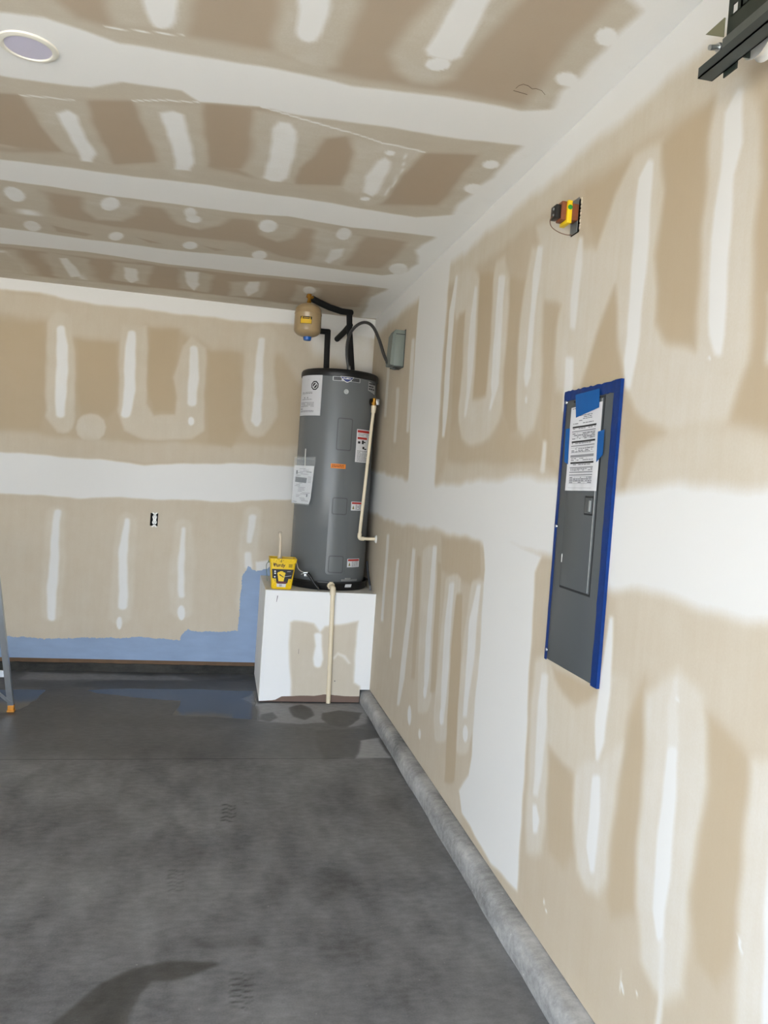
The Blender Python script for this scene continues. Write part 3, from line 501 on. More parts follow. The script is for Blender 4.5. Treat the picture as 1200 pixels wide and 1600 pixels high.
FLOOR_WET_SHEEN = [  # negative levels: dried patches whose grazing sheen is painted as paler concrete
  (0.85, 0.01, [(-0.365,2.252), (-0.323,2.328), (-0.267,2.424), (-0.189,2.472), (-0.076,2.51), (0.083,2.492), (0.093,2.478), (-0.022,2.412), (-0.116,2.406), (-0.148,2.352), (-0.16,2.256), (-0.167,2.131), (-0.381,2.154)]),
  (0.6, 0.15, [(-1.694,6.24), (0.475,6.424), (0.391,4.988), (0.94,4.805), (1.002,4.309), (-1.148,4.311)]),
  (0.8, 0.06, [(-1.481,5.486), (-1.079,5.43), (-0.727,5.476), (-0.18,5.319), (0.31,4.974), (0.035,4.794), (-0.643,4.905), (-0.984,4.67), (-1.249,4.668)]),
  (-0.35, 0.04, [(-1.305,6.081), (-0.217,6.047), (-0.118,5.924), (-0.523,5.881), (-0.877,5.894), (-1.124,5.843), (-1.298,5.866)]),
  (1, 0.02, [(-0.908,5.822), (-0.569,5.896), (-0.118,5.906), (0.357,6.088), (0.352,5.74), (-0.327,5.653), (-0.888,5.705)]),
  (1, 0.02, [(-1.335,5.762), (-1.162,5.823), (-0.991,5.766), (-1.05,5.68), (-1.292,5.667)]),
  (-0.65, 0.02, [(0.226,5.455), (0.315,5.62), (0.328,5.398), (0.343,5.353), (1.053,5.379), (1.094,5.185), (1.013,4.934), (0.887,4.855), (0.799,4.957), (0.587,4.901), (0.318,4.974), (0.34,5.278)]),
  (0.85, 0.012, [(0.349,5.108), (0.422,5.152), (0.448,5.043), (0.39,4.962), (0.331,5)]),
  (0.8, 0.012, [(0.544,5.256), (0.63,5.333), (0.69,5.246), (0.698,5.09), (0.617,4.993), (0.553,5.059)]),
  (0.85, 0.012, [(0.761,5.147), (0.878,5.208), (1.022,5.154), (0.976,5.014), (0.866,4.854), (0.769,4.891), (0.735,5.009)]),
  (0.9, 0.015, [(0.674,4.777), (0.945,4.83), (1.095,4.757), (1.035,4.66), (0.915,4.613), (0.891,4.478), (0.831,4.32), (0.663,4.292), (0.638,4.479)]),
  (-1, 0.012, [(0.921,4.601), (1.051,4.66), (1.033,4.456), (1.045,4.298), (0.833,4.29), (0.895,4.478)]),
  (0.95, 0.02, [(1.064,5.071), (1.085,4.708), (1.071,4.247), (1.096,3.798), (1.06,3.924), (1.045,4.199), (1.044,4.511), (1.043,4.806)]),
]
FLOOR_PUDDLE = [
  (1, 0.02, [(-0.813,5.628), (-0.502,5.677), (-0.11,5.681), (0.339,5.654), (0.319,4.987), (0.012,5.046), (-0.207,5.08), (-0.171,5.393), (-0.479,5.456), (-0.739,5.552)]),
  (0.8, 0.04, [(-1.524,5.638), (-1.077,5.614), (-1.063,5.358), (-1.16,5.121), (-1.354,5.039)]),
]
FLOOR_DIRT = [
  (1, 0.005, [(0.095,3.703), (0.118,3.709), (0.137,3.687), (0.16,3.679), (0.16,3.693), (0.137,3.672), (0.118,3.695), (0.095,3.685)]),
  (1, 0.005, [(0.095,3.646), (0.118,3.666), (0.137,3.644), (0.16,3.664), (0.159,3.65), (0.137,3.63), (0.118,3.652), (0.095,3.628)]),
  (1, 0.005, [(0.095,3.618), (0.118,3.624), (0.136,3.602), (0.159,3.594), (0.159,3.608), (0.136,3.589), (0.117,3.61), (0.095,3.601)]),
  (1, 0.005, [(0.095,3.563), (0.117,3.583), (0.136,3.561), (0.158,3.581), (0.158,3.567), (0.136,3.548), (0.117,3.569), (0.095,3.546)]),
  (1, 0.005, [(0.095,3.537), (0.117,3.542), (0.136,3.521), (0.157,3.514), (0.157,3.527), (0.135,3.508), (0.117,3.529), (0.095,3.52)]),
  (1, 0.005, [(0.123,2.436), (0.148,2.437), (0.169,2.425), (0.193,2.42), (0.194,2.426), (0.169,2.419), (0.147,2.431), (0.123,2.428)]),
  (1, 0.005, [(0.122,2.401), (0.147,2.408), (0.168,2.397), (0.193,2.404), (0.193,2.398), (0.168,2.391), (0.147,2.402), (0.122,2.393)]),
  (1, 0.005, [(0.122,2.38), (0.146,2.38), (0.167,2.369), (0.191,2.364), (0.192,2.37), (0.167,2.363), (0.146,2.374), (0.122,2.372)]),
  (1, 0.005, [(0.122,2.346), (0.146,2.353), (0.166,2.342), (0.191,2.348), (0.19,2.342), (0.166,2.336), (0.146,2.347), (0.122,2.339)]),
  (1, 0.005, [(0.122,2.326), (0.145,2.326), (0.165,2.315), (0.189,2.31), (0.189,2.316), (0.165,2.309), (0.145,2.32), (0.121,2.318)]),
  (1, 0.005, [(0.121,2.294), (0.145,2.3), (0.165,2.289), (0.189,2.295), (0.188,2.29), (0.165,2.284), (0.145,2.294), (0.121,2.287)]),
  (1, 0.005, [(0.121,2.274), (0.144,2.274), (0.164,2.264), (0.187,2.259), (0.187,2.264), (0.164,2.258), (0.144,2.269), (0.121,2.267)]),
  (0.6, 0.005, [(-0.11,3.098), (-0.088,3.102), (-0.069,3.085), (-0.046,3.079), (-0.047,3.089), (-0.068,3.075), (-0.088,3.092), (-0.109,3.085)]),
  (0.6, 0.005, [(-0.108,3.058), (-0.087,3.072), (-0.067,3.055), (-0.046,3.069), (-0.045,3.059), (-0.067,3.046), (-0.086,3.062), (-0.107,3.046)]),
  (0.6, 0.005, [(-0.106,3.039), (-0.085,3.042), (-0.066,3.026), (-0.044,3.02), (-0.044,3.03), (-0.065,3.017), (-0.084,3.032), (-0.106,3.027)]),
  (0.6, 0.005, [(-0.104,3), (-0.083,3.013), (-0.064,2.997), (-0.043,3.01), (-0.043,3.001), (-0.064,2.988), (-0.083,3.004), (-0.103,2.988)]),
  (0.6, 0.005, [(-0.103,2.981), (-0.082,2.985), (-0.063,2.969), (-0.041,2.963), (-0.042,2.972), (-0.062,2.96), (-0.081,2.975), (-0.102,2.97)]),
  (0.6, 0.005, [(-0.1,2.944), (-0.08,2.957), (-0.061,2.942), (-0.041,2.954), (-0.04,2.945), (-0.061,2.932), (-0.08,2.947), (-0.1,2.933)]),
  (0.5, 0.05, [(-0.001,2.622), (0.21,2.626), (0.229,2.577), (0.062,2.566)]),
  (0.35, 0.08, [(0.481,3.054), (0.562,3.075), (0.538,2.834), (0.477,2.825)]),
  (0.4, 0.08, [(0.722,4.156), (0.732,3.891), (0.679,3.659), (0.655,3.812)]),
]

def steps(*spans):
    """grid coordinates: (start, stop, step) spans joined end to end"""
    out = []
    for a, b, s in spans:
        n = max(1, int(round((b - a) / s)))
        out += [a + (b - a) * i / n for i in range(n)]
    out.append(spans[-1][1])
    return np.array(out)

def paint(U, V, ops, base=0.0, wob=0.004):
    F = np.full((len(U), len(V)), base, dtype=np.float64)
    for lvl, fe, pts in ops:
        P = np.array(pts)
        lo, hi = P.min(0) - 3 * fe - 0.01, P.max(0) + 3 * fe + 0.01
        i0, i1 = np.searchsorted(U, lo[0]), np.searchsorted(U, hi[0])
        j0, j1 = np.searchsorted(V, lo[1]), np.searchsorted(V, hi[1])
        if i1 <= i0 or j1 <= j0:
            continue
        uu, vv = np.meshgrid(U[i0:i1], V[j0:j1], indexing='ij')
        w = 0.4 * wob + 0.16 * fe
        x = uu + w * (np.sin(vv * 13 + uu * 5) + 0.45 * np.sin(vv * 37 + 1.3 + uu * 19))
        y = vv + w * (np.sin(uu * 12 + 2 + vv * 4) + 0.45 * np.sin(uu * 33 + vv * 17))
        d2 = np.full(x.shape, 1e9)
        ins = np.zeros(x.shape, bool)
        n = len(P)
        for k in range(n):
            ax, ay = P[k]
            bx, by = P[(k + 1) % n]
            ex, ey = bx - ax, by - ay
            l2 = ex * ex + ey * ey
            if l2 < 1e-12:
                continue
            t = np.clip(((x - ax) * ex + (y - ay) * ey) / l2, 0, 1)
            d2 = np.minimum(d2, (x - ax - t * ex) ** 2 + (y - ay - t * ey) ** 2)
            if abs(ey) > 1e-12:
                c = ((ay > y) != (by > y)) & (x < ex * (y - ay) / ey + ax)
                ins ^= c
        sd = np.sqrt(d2) * np.where(ins, 1, -1)
        a = np.clip(0.5 + sd / (2 * fe), 0, 1)
        a = a * a * (3 - 2 * a)
        F[i0:i1, j0:j1] = F[i0:i1, j0:j1] * (1 - a) + lvl * a
    return F

def grid_mesh(name, U, V, fn, attrs, m, thick=None, flip=False, hole=None):
    """surface over U x V; fn(u, v, h) -> world point arrays; attrs: {name: field}; thick: field of relief in metres"""
    uu, vv = np.meshgrid(U, V, indexing='ij')
    hgt = thick if thick is not None else np.zeros(uu.shape)
    X, Y, Z = fn(uu, vv, hgt)
    co = np.stack([X, Y, Z], -1).reshape(-1, 3)
    nu, nv = len(U), len(V)
    idx = np.arange(nu * nv).reshape(nu, nv)
    q = np.stack([idx[:-1, :-1], idx[1:, :-1], idx[1:, 1:], idx[:-1, 1:]], -1).reshape(-1, 4)
    if flip:
        q = q[:, ::-1]
    if hole is not None:
        cu = (uu[:-1, :-1] + uu[1:, 1:]).reshape(-1) / 2
        cv = (vv[:-1, :-1] + vv[1:, 1:]).reshape(-1) / 2
        q = q[~hole(cu, cv)]
    me = bpy.data.meshes.new(name)
    me.vertices.add(len(co))
    me.vertices.foreach_set('co', co.astype(np.float32).ravel())
    me.loops.add(q.size)
    me.loops.foreach_set('vertex_index', q.astype(np.int32).ravel())
    me.polygons.add(len(q))
    me.polygons.foreach_set('loop_start', (np.arange(len(q)) * 4).astype(np.int32))
    me.update(calc_edges=True)
    me.polygons.foreach_set('use_smooth', np.ones(len(q), dtype=bool))
    for k, f in attrs.items():
        at = me.attributes.new(k, 'FLOAT', 'POINT')
        at.data.foreach_set('value', f.astype(np.float32).ravel())
    me.materials.append(m)
    me.update()
    o = bpy.data.objects.new(name, me)
    OFF[o] = Vector((0, 0, 0))
    return o

# ------------------------------------------------------------------ surface materials
def ramp(nt, stops):
    r = nt.nodes.new('ShaderNodeValToRGB')
    el = r.color_ramp.elements
    while len(el) < len(stops):
        el.new(0.5)
    for e, (p, c) in zip(el, stops):
        e.position = p
        e.color = (*c, 1)
    return r

def mth(nt, op, a, b=None, clamp=False):
    n = nt.nodes.new('ShaderNodeMath')
    n.operation = op
    n.use_clamp = clamp
    for i, v in enumerate((a, b)):
        if v is None:
            continue
        if isinstance(v, (int, float)):
            n.inputs[i].default_value = v
        else:
            nt.links.new(v, n.inputs[i])
    return n.outputs[0]

def noise(nt, scale, vec=None, detail=4.0, stretch=None):
    tc = nt.nodes.new('ShaderNodeTexCoord')
    src = tc.outputs['Object']
    if stretch:
        mp = nt.nodes.new('ShaderNodeMapping')
        mp.inputs['Scale'].default_value = stretch
        nt.links.new(src, mp.inputs['Vector'])
        src = mp.outputs[0]
    n = nt.nodes.new('ShaderNodeTexNoise')
    n.inputs['Scale'].default_value = scale
    n.inputs['Detail'].default_value = detail
    nt.links.new(src, n.inputs['Vector'])
    return n.outputs['Fac']

BARE = (0.475, 0.378, 0.255)
SKIM = (0.610, 0.550, 0.450)
WHITE = (0.750, 0.743, 0.722)
def drywall_material(name, stretch=(1, 14, 0.6), bare=BARE, skim=SKIM, white=WHITE, blue=False, stain=False):
    m = bpy.data.materials.new(name)
    m.use_nodes = True
    nt = m.node_tree
    p = nt.nodes['Principled BSDF']
    p.inputs['Roughness'].default_value = 0.8
    p.inputs['Specular IOR Level'].default_value = 0.25
    at = nt.nodes.new('ShaderNodeAttribute')
    at.attribute_name = 'mud'
    mud = at.outputs['Fac']
    n1 = noise(nt, 9.0, detail=5)
    n2 = noise(nt, 3.0, detail=5, stretch=stretch)
    n3 = noise(nt, 160.0, detail=2)
    d = mth(nt, 'ADD', mth(nt, 'MULTIPLY', mth(nt, 'SUBTRACT', n1, 0.5), 0.16), mth(nt, 'MULTIPLY', mth(nt, 'SUBTRACT', n2, 0.5), 0.11))
    d = mth(nt, 'ADD', d, mth(nt, 'MULTIPLY', mth(nt, 'SUBTRACT', n3, 0.5), 0.10))
    # the variation is strongest in the thin coats
    k = mth(nt, 'MULTIPLY', mth(nt, 'MULTIPLY', mud, mth(nt, 'SUBTRACT', 1.15, mud)), 3.2)
    f = mth(nt, 'ADD', mud, mth(nt, 'MULTIPLY', d, mth(nt, 'ADD', k, 0.18)), True)
    r = ramp(nt, [(0.0, bare), (0.42, skim), (0.88, white)])
    nt.links.new(f, r.inputs[0])
    col = r.outputs[0]
    def over(attr, rgb, col, wob):
        a2 = nt.nodes.new('ShaderNodeAttribute')
        a2.attribute_name = attr
        mx = nt.nodes.new('ShaderNodeMix')
        mx.data_type = 'RGBA'
        fac = mth(nt, 'ADD', a2.outputs['Fac'], mth(nt, 'MULTIPLY', mth(nt, 'SUBTRACT', noise(nt, 55.0, detail=4), 0.5), wob))
        fac = mth(nt, 'MULTIPLY', mth(nt, 'SUBTRACT', fac, 0.45), 9.0, True)
        cv = nt.nodes.new('ShaderNodeMix')
        cv.data_type = 'RGBA'
        cv.inputs[6].default_value = (*[v * 0.86 for v in rgb], 1)
        cv.inputs[7].default_value = (*[v * 1.12 for v in rgb], 1)
        nt.links.new(noise(nt, 6.0, detail=6, stretch=(1, 1, 3)), cv.inputs[0])
        nt.links.new(fac, mx.inputs[0])
        nt.links.new(col, mx.inputs[6])
        nt.links.new(cv.outputs[2], mx.inputs[7])
        return mx.outputs[2]
    if blue:
        col = over('paint', (0.285, 0.375, 0.530), col, 1.5)
    if stain:
        col = over('stain', (0.185, 0.125, 0.10), col, 0.5)
    nt.links.new(col, p.inputs['Base Color'])
    b = nt.nodes.new('ShaderNodeBump')
    b.inputs['Strength'].default_value = 0.25
    b.inputs['Distance'].default_value = 0.002
    nt.links.new(mth(nt, 'ADD', n1, mth(nt, 'MULTIPLY', n3, 0.15)), b.inputs['Height'])
    nt.links.new(b.outputs['Normal'], p.inputs['Normal'])
    return m

def concrete_material(name, dark, light, attrs=True, rough=0.62):
    m = bpy.data.materials.new(name)
    m.use_nodes = True
    nt = m.node_tree
    p = nt.nodes['Principled BSDF']
    n1 = noise(nt, 1.3, detail=7)
    n2 = noise(nt, 9.0, detail=8, stretch=(1, 0.5, 1))
    n3 = noise(nt, 140.0, detail=3)
    n4 = noise(nt, 42.0, detail=6, stretch=(0.5, 1, 1))
    f = mth(nt, 'ADD', mth(nt, 'MULTIPLY', n1, 0.42), mth(nt, 'MULTIPLY', n2, 0.40))
    f = mth(nt, 'ADD', f, mth(nt, 'MULTIPLY', n4, 0.22))
    f = mth(nt, 'ADD', f, mth(nt, 'MULTIPLY', n3, 0.12))
    speck = mth(nt, 'MULTIPLY', mth(nt, 'SUBTRACT', noise(nt, 75.0, detail=1), 0.74), 6.0, True)
    f = mth(nt, 'ADD', f, mth(nt, 'MULTIPLY', speck, 0.35))
    r = ramp(nt, [(0.43, dark), (0.73, light)])
    nt.links.new(f, r.inputs[0])
    col = r.outputs[0]
    rg = mth(nt, 'ADD', rough - 0.15, mth(nt, 'MULTIPLY', n2, 0.3))
    hgt = mth(nt, 'ADD', mth(nt, 'MULTIPLY', n2, 0.6), mth(nt, 'MULTIPLY', n3, 0.5))
    b = nt.nodes.new('ShaderNodeBump')
    b.inputs['Distance'].default_value = 0.003
    b.inputs['Strength'].default_value = 0.3
    nt.links.new(hgt, b.inputs['Height'])
    if attrs:
        a = {}
        for k in ('wet', 'puddle', 'dirt'):
            n = nt.nodes.new('ShaderNodeAttribute')
            n.attribute_name = k
            a[k] = n.outputs['Fac']
        wob = mth(nt, 'MULTIPLY', mth(nt, 'SUBTRACT', noise(nt, 14.0, detail=6), 0.5), 0.9)
        wet = mth(nt, 'ADD', a['wet'], mth(nt, 'MULTIPLY', wob, mth(nt, 'MULTIPLY', a['wet'], 0.8)), True)
        pud = mth(nt, 'MULTIPLY', mth(nt, 'SUBTRACT', mth(nt, 'ADD', a['puddle'], mth(nt, 'MULTIPLY', wob, 0.5)), 0.45), 8.0, True)
        def dk(col, fac, rgb):
            mx = nt.nodes.new('ShaderNodeMix')
            mx.data_type = 'RGBA'
            mx.blend_type = 'MULTIPLY'
            nt.links.new(fac, mx.inputs[0])
            nt.links.new(col, mx.inputs[6])
            mx.inputs[7].default_value = (*rgb, 1)
            return mx.outputs[2]
        dry_sheen = mth(nt, 'MULTIPLY', a['wet'], -1.0, True)         # pale dried concrete, with grazing sheen painted in as lighter colour
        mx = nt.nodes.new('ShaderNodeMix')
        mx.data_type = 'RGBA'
        nt.links.new(mth(nt, 'MULTIPLY', dry_sheen, mth(nt, 'ADD', mth(nt, 'MULTIPLY', n4, 0.8), 0.4), True), mx.inputs[0])
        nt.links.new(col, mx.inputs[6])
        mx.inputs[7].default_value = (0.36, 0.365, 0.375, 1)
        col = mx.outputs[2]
        col = dk(col, wet, (0.36, 0.345, 0.32))
        col = dk(col, pud, (0.62, 0.58, 0.52))
        col = dk(col, a['dirt'], (0.28, 0.27, 0.26))
        rg = mth(nt, 'SUBTRACT', rg, mth(nt, 'MULTIPLY', wet, 0.12))
        rg = mth(nt, 'MAXIMUM', mth(nt, 'MULTIPLY', rg, mth(nt, 'SUBTRACT', 1.0, mth(nt, 'MULTIPLY', pud, 0.78))), 0.04)
        nt.links.new(mth(nt, 'MULTIPLY', mth(nt, 'SUBTRACT', 1.0, pud), 0.3), b.inputs['Strength'])
    nt.links.new(col, p.inputs['Base Color'])
    nt.links.new(rg, p.inputs['Roughness'])
    nt.links.new(b.outputs['Normal'], p.inputs['Normal'])
    return m

M_WALL_R = drywall_material('right wall drywall', (1, 14, 0.6))
M_WALL_B = drywall_material('back wall drywall', (10, 1, 1.2), blue=True)
M_CEIL = drywall_material('ceiling drywall', (1.2, 6, 1), bare=(0.47, 0.375, 0.275), white=(0.885, 0.875, 0.85))
M_STAND = drywall_material('stand drywall', (8, 1, 1), stain=True, bare=(0.50, 0.42, 0.31), skim=(0.66, 0.61, 0.52), white=(0.84, 0.84, 0.835))
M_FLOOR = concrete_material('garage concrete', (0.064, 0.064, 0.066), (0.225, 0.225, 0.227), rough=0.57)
M_CURB = concrete_material('curb concrete', (0.13, 0.13, 0.13), (0.52, 0.515, 0.50), attrs=False, rough=0.85)
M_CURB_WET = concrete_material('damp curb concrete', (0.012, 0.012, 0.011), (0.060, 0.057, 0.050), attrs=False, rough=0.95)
M_DRIVE = concrete_material('driveway concrete', (0.36, 0.35, 0.33), (0.50, 0.49, 0.46), attrs=False, rough=0.8)

# ------------------------------------------------------------------ walls and ceiling
Z0 = 0.097                                   # bottom edge of the drywall
U = steps((Y_F, 1.2, 0.05), (1.2, Y_B, 0.008))
V = steps((Z0, Z_C, 0.008))
extra = []
for yy in (0.93, 0.52, 0.12, -0.29):   # the same screw-row strokes go on behind the camera
    extra += [(0.5, 0.03, [(yy - 0.09, 0.25), (yy + 0.09, 0.25), (yy + 0.09, 1.2), (yy - 0.09, 1.2)]),
              (0.5, 0.03, [(yy - 0.09, 1.8), (yy + 0.09, 1.8), (yy + 0.09, 2.45), (yy - 0.09, 2.45)]),
              (0.92, 0.03, [(yy - 0.04, 0.4), (yy + 0.04, 0.4), (yy + 0.04, 1.1), (yy - 0.04, 1.1)]),
              (0.92, 0.03, [(yy - 0.04, 1.85), (yy + 0.04, 1.85), (yy + 0.04, 2.4), (yy - 0.04, 2.4)])]
extra += [(0.92, 0.02, [(Y_F, 2.68), (1.3, 2.68), (1.3, 2.84), (Y_F, 2.84)]), (0.95, 0.02, [(Y_F, 1.32), (1.2, 1.32), (1.2, 1.60), (Y_F, 1.60)])]
F = paint(U, V, extra + RIGHT_WALL_MUD, 0.20)
def in_box_r(u, v):
    return (u > 2.478) & (u < 2.540) & (v > 2.440) & (v < 2.550)
o = grid_mesh('wall_right', U, V, lambda u, v, h: (X_R - h, u, v), {'mud': F}, M_WALL_R, F * 0.0012, flip=False, hole=in_box_r)
struct(link(o))

U = steps((X_L, -1.9, 0.06), (-1.9, X_R, 0.008))
V = steps((0.089, Z_C, 0.008))
extra = []
for xx in (-1.98, -2.39, -2.80, -3.2, -3.6, -4.0):
    extra += [(0.9, 0.03, [(xx - 0.05, 0.4), (xx + 0.05, 0.4), (xx + 0.05, 1.15), (xx - 0.05, 1.15)]),
              (0.9, 0.03, [(xx - 0.05, 1.85), (xx + 0.05, 1.85), (xx + 0.05, 2.45), (xx - 0.05, 2.45)])]
extra += [(0.95, 0.02, [(X_L, 1.35), (-1.6, 1.35), (-1.6, 1.60), (X_L, 1.60)]), (0.92, 0.02, [(X_L, 2.74), (-1.6, 2.74), (-1.6, 2.84), (X_L, 2.84)])]
F = paint(U, V, extra + BACK_WALL_MUD, 0.08)
PB = paint(U, V, [(1.0, 0.004, [(X_L, 0.0), (-1.5, 0.0), (-1.5, 0.232), (X_L, 0.235)])] + BACK_WALL_PAINT, 0.0, 0.005)
def in_outlet(u, v):
    return (u > -0.497) & (u < -0.441) & (v > 1.110) & (v < 1.206)
o = grid_mesh('wall_back', U, V, lambda u, v, h: (u, Y_B - h, v), {'mud': F, 'paint': PB}, M_WALL_B, F * 0.0012 * (1 - PB), hole=in_outlet)
struct(link(o))

U = steps((X_L, -1.9, 0.04), (-1.9, X_R, 0.010))
V = steps((Y_F, 1.1, 0.06), (1.1, Y_B, 0.010))
extra = []
for yy in (2.05 - 1.22, 2.05 - 2.44):
    extra += [(0.9, 0.03, [(X_L, yy - 0.12), (X_R, yy - 0.12), (X_R, yy + 0.12), (X_L, yy + 0.12)])]
for k in range(9):                            # screw rows under each joist, out of sight to the left
    xx = -1.05 - 0.4 * k
    for y0, y1 in ((1.15, 2.25), (3.10, 3.50), (4.15, 4.55), (5.35, 5.90)):
        extra += [(0.42, 0.05, [(xx - 0.13, y0 - 0.05), (xx + 0.13, y0 - 0.05), (xx + 0.13, y1 + 0.05), (xx - 0.13, y1 + 0.05)]),
                  (0.86, 0.04, [(xx - 0.045, y0), (xx + 0.045, y0), (xx + 0.045, y1), (xx - 0.045, y1)])]
for y0, y1 in ((2.52, 2.91), (3.71, 3.98), (4.81, 5.15)):
    extra += [(0.4, 0.04, [(X_L, y0 - 0.1), (-0.6, y0 - 0.1), (-0.6, y1 + 0.1), (X_L, y1 + 0.1)]),
              (0.93, 0.03, [(X_L, y0), (-0.6, y0), (-0.6, y1), (X_L, y1)])]
F = paint(U, V, extra + CEILING_MUD_HIGHLIGHTS, 0.05)
def in_light(u, v):
    return (u + 0.662) ** 2 + (v - 2.676) ** 2 < 0.066 ** 2
o = grid_mesh('ceiling', U, V, lambda u, v, h: (u, v, Z_C - h), {'mud': F}, M_CEIL, F * 0.0015, hole=in_light)
CEIL = struct(link(o))

# roof deck above, wall cores outside: keep daylight out except through the door
M_PLAIN = drywall_material('plain drywall', (6, 6, 0.6))
def plain_wall(name, bm):
    o = obj(name, bm, M_PLAIN, sm=False)
    n = len(o.data.vertices)
    a = o.data.attributes.new('mud', 'FLOAT', 'POINT')
    a.data.foreach_set('value', np.full(n, 0.55, dtype=np.float32))
    return struct(o)
plain_wall('wall_left', box(B(), X_L - 0.12, X_L, Y_F, Y_B, 0.0, Z_C))
bm = B()
box(bm, X_L - 0.12, DOOR_X0, Y_F - 0.14, Y_F, 0, Z_C + 0.3)
box(bm, DOOR_X1, X_R + 0.14, Y_F - 0.14, Y_F, 0, Z_C + 0.3)
box(bm, DOOR_X0, DOOR_X1, Y_F - 0.14, Y_F, DOOR_Z, Z_C + 0.3)
plain_wall('wall_front', bm)
M_DECK = mat('roof sheathing', (120, 100, 78), 0.9)
bm = B()
box(bm, X_L - 0.3, X_R + 0.3, Y_F - 0.5, Y_B + 0.3, Z_C + 0.15, Z_C + 0.2)
struct(obj('roof_deck', bm, M_DECK, sm=False))
bm = B()
box(bm, X_R + 0.06, X_R + 0.14, Y_F, Y_B + 0.14, -0.1, Z_C + 0.16)
box(bm, X_L - 0.12, X_R + 0.06, Y_B + 0.06, Y_B + 0.14, -0.1, Z_C + 0.16)
struct(obj('wall_sheathing', bm, M_DECK, sm=False))

# ------------------------------------------------------------------ floor: two slabs with an open control joint between them
FL = obj('floor', box(B(), X_L, X_R + 0.06, Y_F - 0.1, Y_B + 0.06, -0.12, -0.014), mat('joint bottom', (24, 24, 24), 0.9), sm=False)
struct(FL)
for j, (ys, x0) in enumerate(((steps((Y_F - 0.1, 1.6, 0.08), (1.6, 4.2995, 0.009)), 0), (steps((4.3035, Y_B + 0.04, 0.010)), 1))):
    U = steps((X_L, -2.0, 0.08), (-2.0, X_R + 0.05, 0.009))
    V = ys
    wet = paint(U, V, FLOOR_WET_SHEEN, 0.0, 0.006)  # negative values carry the sheen painted on dried patches
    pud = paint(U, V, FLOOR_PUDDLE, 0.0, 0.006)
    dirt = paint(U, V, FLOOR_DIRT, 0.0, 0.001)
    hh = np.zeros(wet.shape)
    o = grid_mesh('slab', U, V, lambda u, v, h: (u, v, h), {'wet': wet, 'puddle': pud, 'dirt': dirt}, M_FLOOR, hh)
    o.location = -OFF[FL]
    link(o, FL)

bm = B()
box(bm, -14, 10, -20, Y_F - 0.1, -0.12, -0.02)
struct(obj('driveway', bm, M_DRIVE, sm=False))

# ------------------------------------------------------------------ concrete curbs, sill plates
bm = B()
prof = [(1.047, -0.005), (1.046, 0.045), (1.050, 0.066), (1.060, 0.081), (1.076, 0.088), (1.128, 0.090), (1.128, -0.005)]
rr = random.Random(3)
ys = [Y_F + i * 0.06 for i in range(int((Y_B - Y_F) / 0.06) + 1)] + [Y_B]
rings = []
for y in ys:
    a = 0.002 * math.sin(y * 9) + rr.uniform(-0.0012, 0.0012)
    dx = 0.006 * (y - 2) / 3.4
    rings.append([bm.verts.new((x + (dx + a if x < 1.1 else 0), y, z + (rr.uniform(-0.0012, 0.0012) if z > 0 else 0))) for x, z in prof])
for a, b in zip(rings, rings[1:]):
    for k in range(len(prof) - 1):
        bm.faces.new((a[k], a[k + 1], b[k + 1], b[k]))
bm.faces.new(rings[0][::-1]); bm.faces.new(rings[-1])
struct(obj('trim_1', bm, M_CURB))
bm = B()
rings = []
for i in range(96):
    x = X_L + (1.04 - X_L) * i / 95
    a = rr.uniform(-0.006, 0.004)
    rings.append([bm.verts.new((x, y, z)) for y, z in ((6.128 + a, -0.005), (6.130 + a, 0.048), (6.138 + a, 0.058 + a), (6.17, 0.060), (6.17, -0.005))])
for a, b in zip(rings, rings[1:]):
    for k in range(4):
        bm.faces.new((a[k], a[k + 1], b[k + 1], b[k]))
struct(obj('trim_2', bm, M_CURB_WET))
M_WOOD = mat('sill wood', (104, 80, 58), 0.8, var=0.35, scale=14)
struct(obj('trim_3', box(B(), X_L, 1.10, 6.151, 6.19, 0.059, 0.12), M_WOOD, sm=False))
M_WOOD2 = mat('shaded sill wood', (110, 92, 78), 0.85, var=0.2, scale=14)  # sill wood toned as if shaded; the shade is in its colour
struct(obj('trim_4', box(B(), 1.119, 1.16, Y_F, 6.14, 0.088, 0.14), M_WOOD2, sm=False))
# chipped paper edge along the bottom of the right wall
M_PAPER_EDGE = mat('drywall edge', (205, 200, 188), 0.9)
struct(obj('trim_5', box(B(), 1.1146, 1.119, Y_F, 6.14, 0.0975, 0.13), M_PAPER_EDGE, sm=False))

# ------------------------------------------------------------------ drywall-clad stand under the water heater
BX0, BX1, BY0, BY1, BZ = 0.345, X_R - 0.0015, 5.381, Y_B - 0.0015, 0.773
stand = thing('heater_stand', 'white taped drywall stand in the corner carrying the water heater', 'stand', ((BX0 + BX1) / 2, (BY0 + BY1) / 2, 0.0))
def stand_part(name, U, V, fn, mud, stain, flip=False, hole=None):
    o = grid_mesh(name, U, V, fn, {'mud': mud, 'stain': stain}, M_STAND, None, flip, hole)
    o.location = -OFF[stand]
    OFF[o] = Vector((0, 0, 0))
    return link(o, stand)
U = steps((BX0, BX1, 0.005)); V = steps((0.006, BZ, 0.005))
stand_part('front_panel', U, V, lambda u, v, h: (u, BY0 - h, v), paint(U, V, STAND_MUD, 1.0, 0.002), paint(U, V, STAND_STAIN, 0.0, 0.003),
           hole=lambda u, v: (u > 1.044) & (v < 0.095))
U = steps((BY0, BY1, 0.02)); V = steps((0.006, BZ, 0.02))
z = np.zeros((len(U), len(V)))
stand_part('side_panel', U, V, lambda u, v, h: (BX0 + h, u, v), z + 0.85, z, flip=True)
U = steps((BX0, BX1, 0.02)); V = steps((BY0, BY1, 0.02))
z = np.zeros((len(U), len(V)))
stand_part('top_panel', U, V, lambda u, v, h: (u, v, BZ + h), z + 0.7, z)
bm = B()
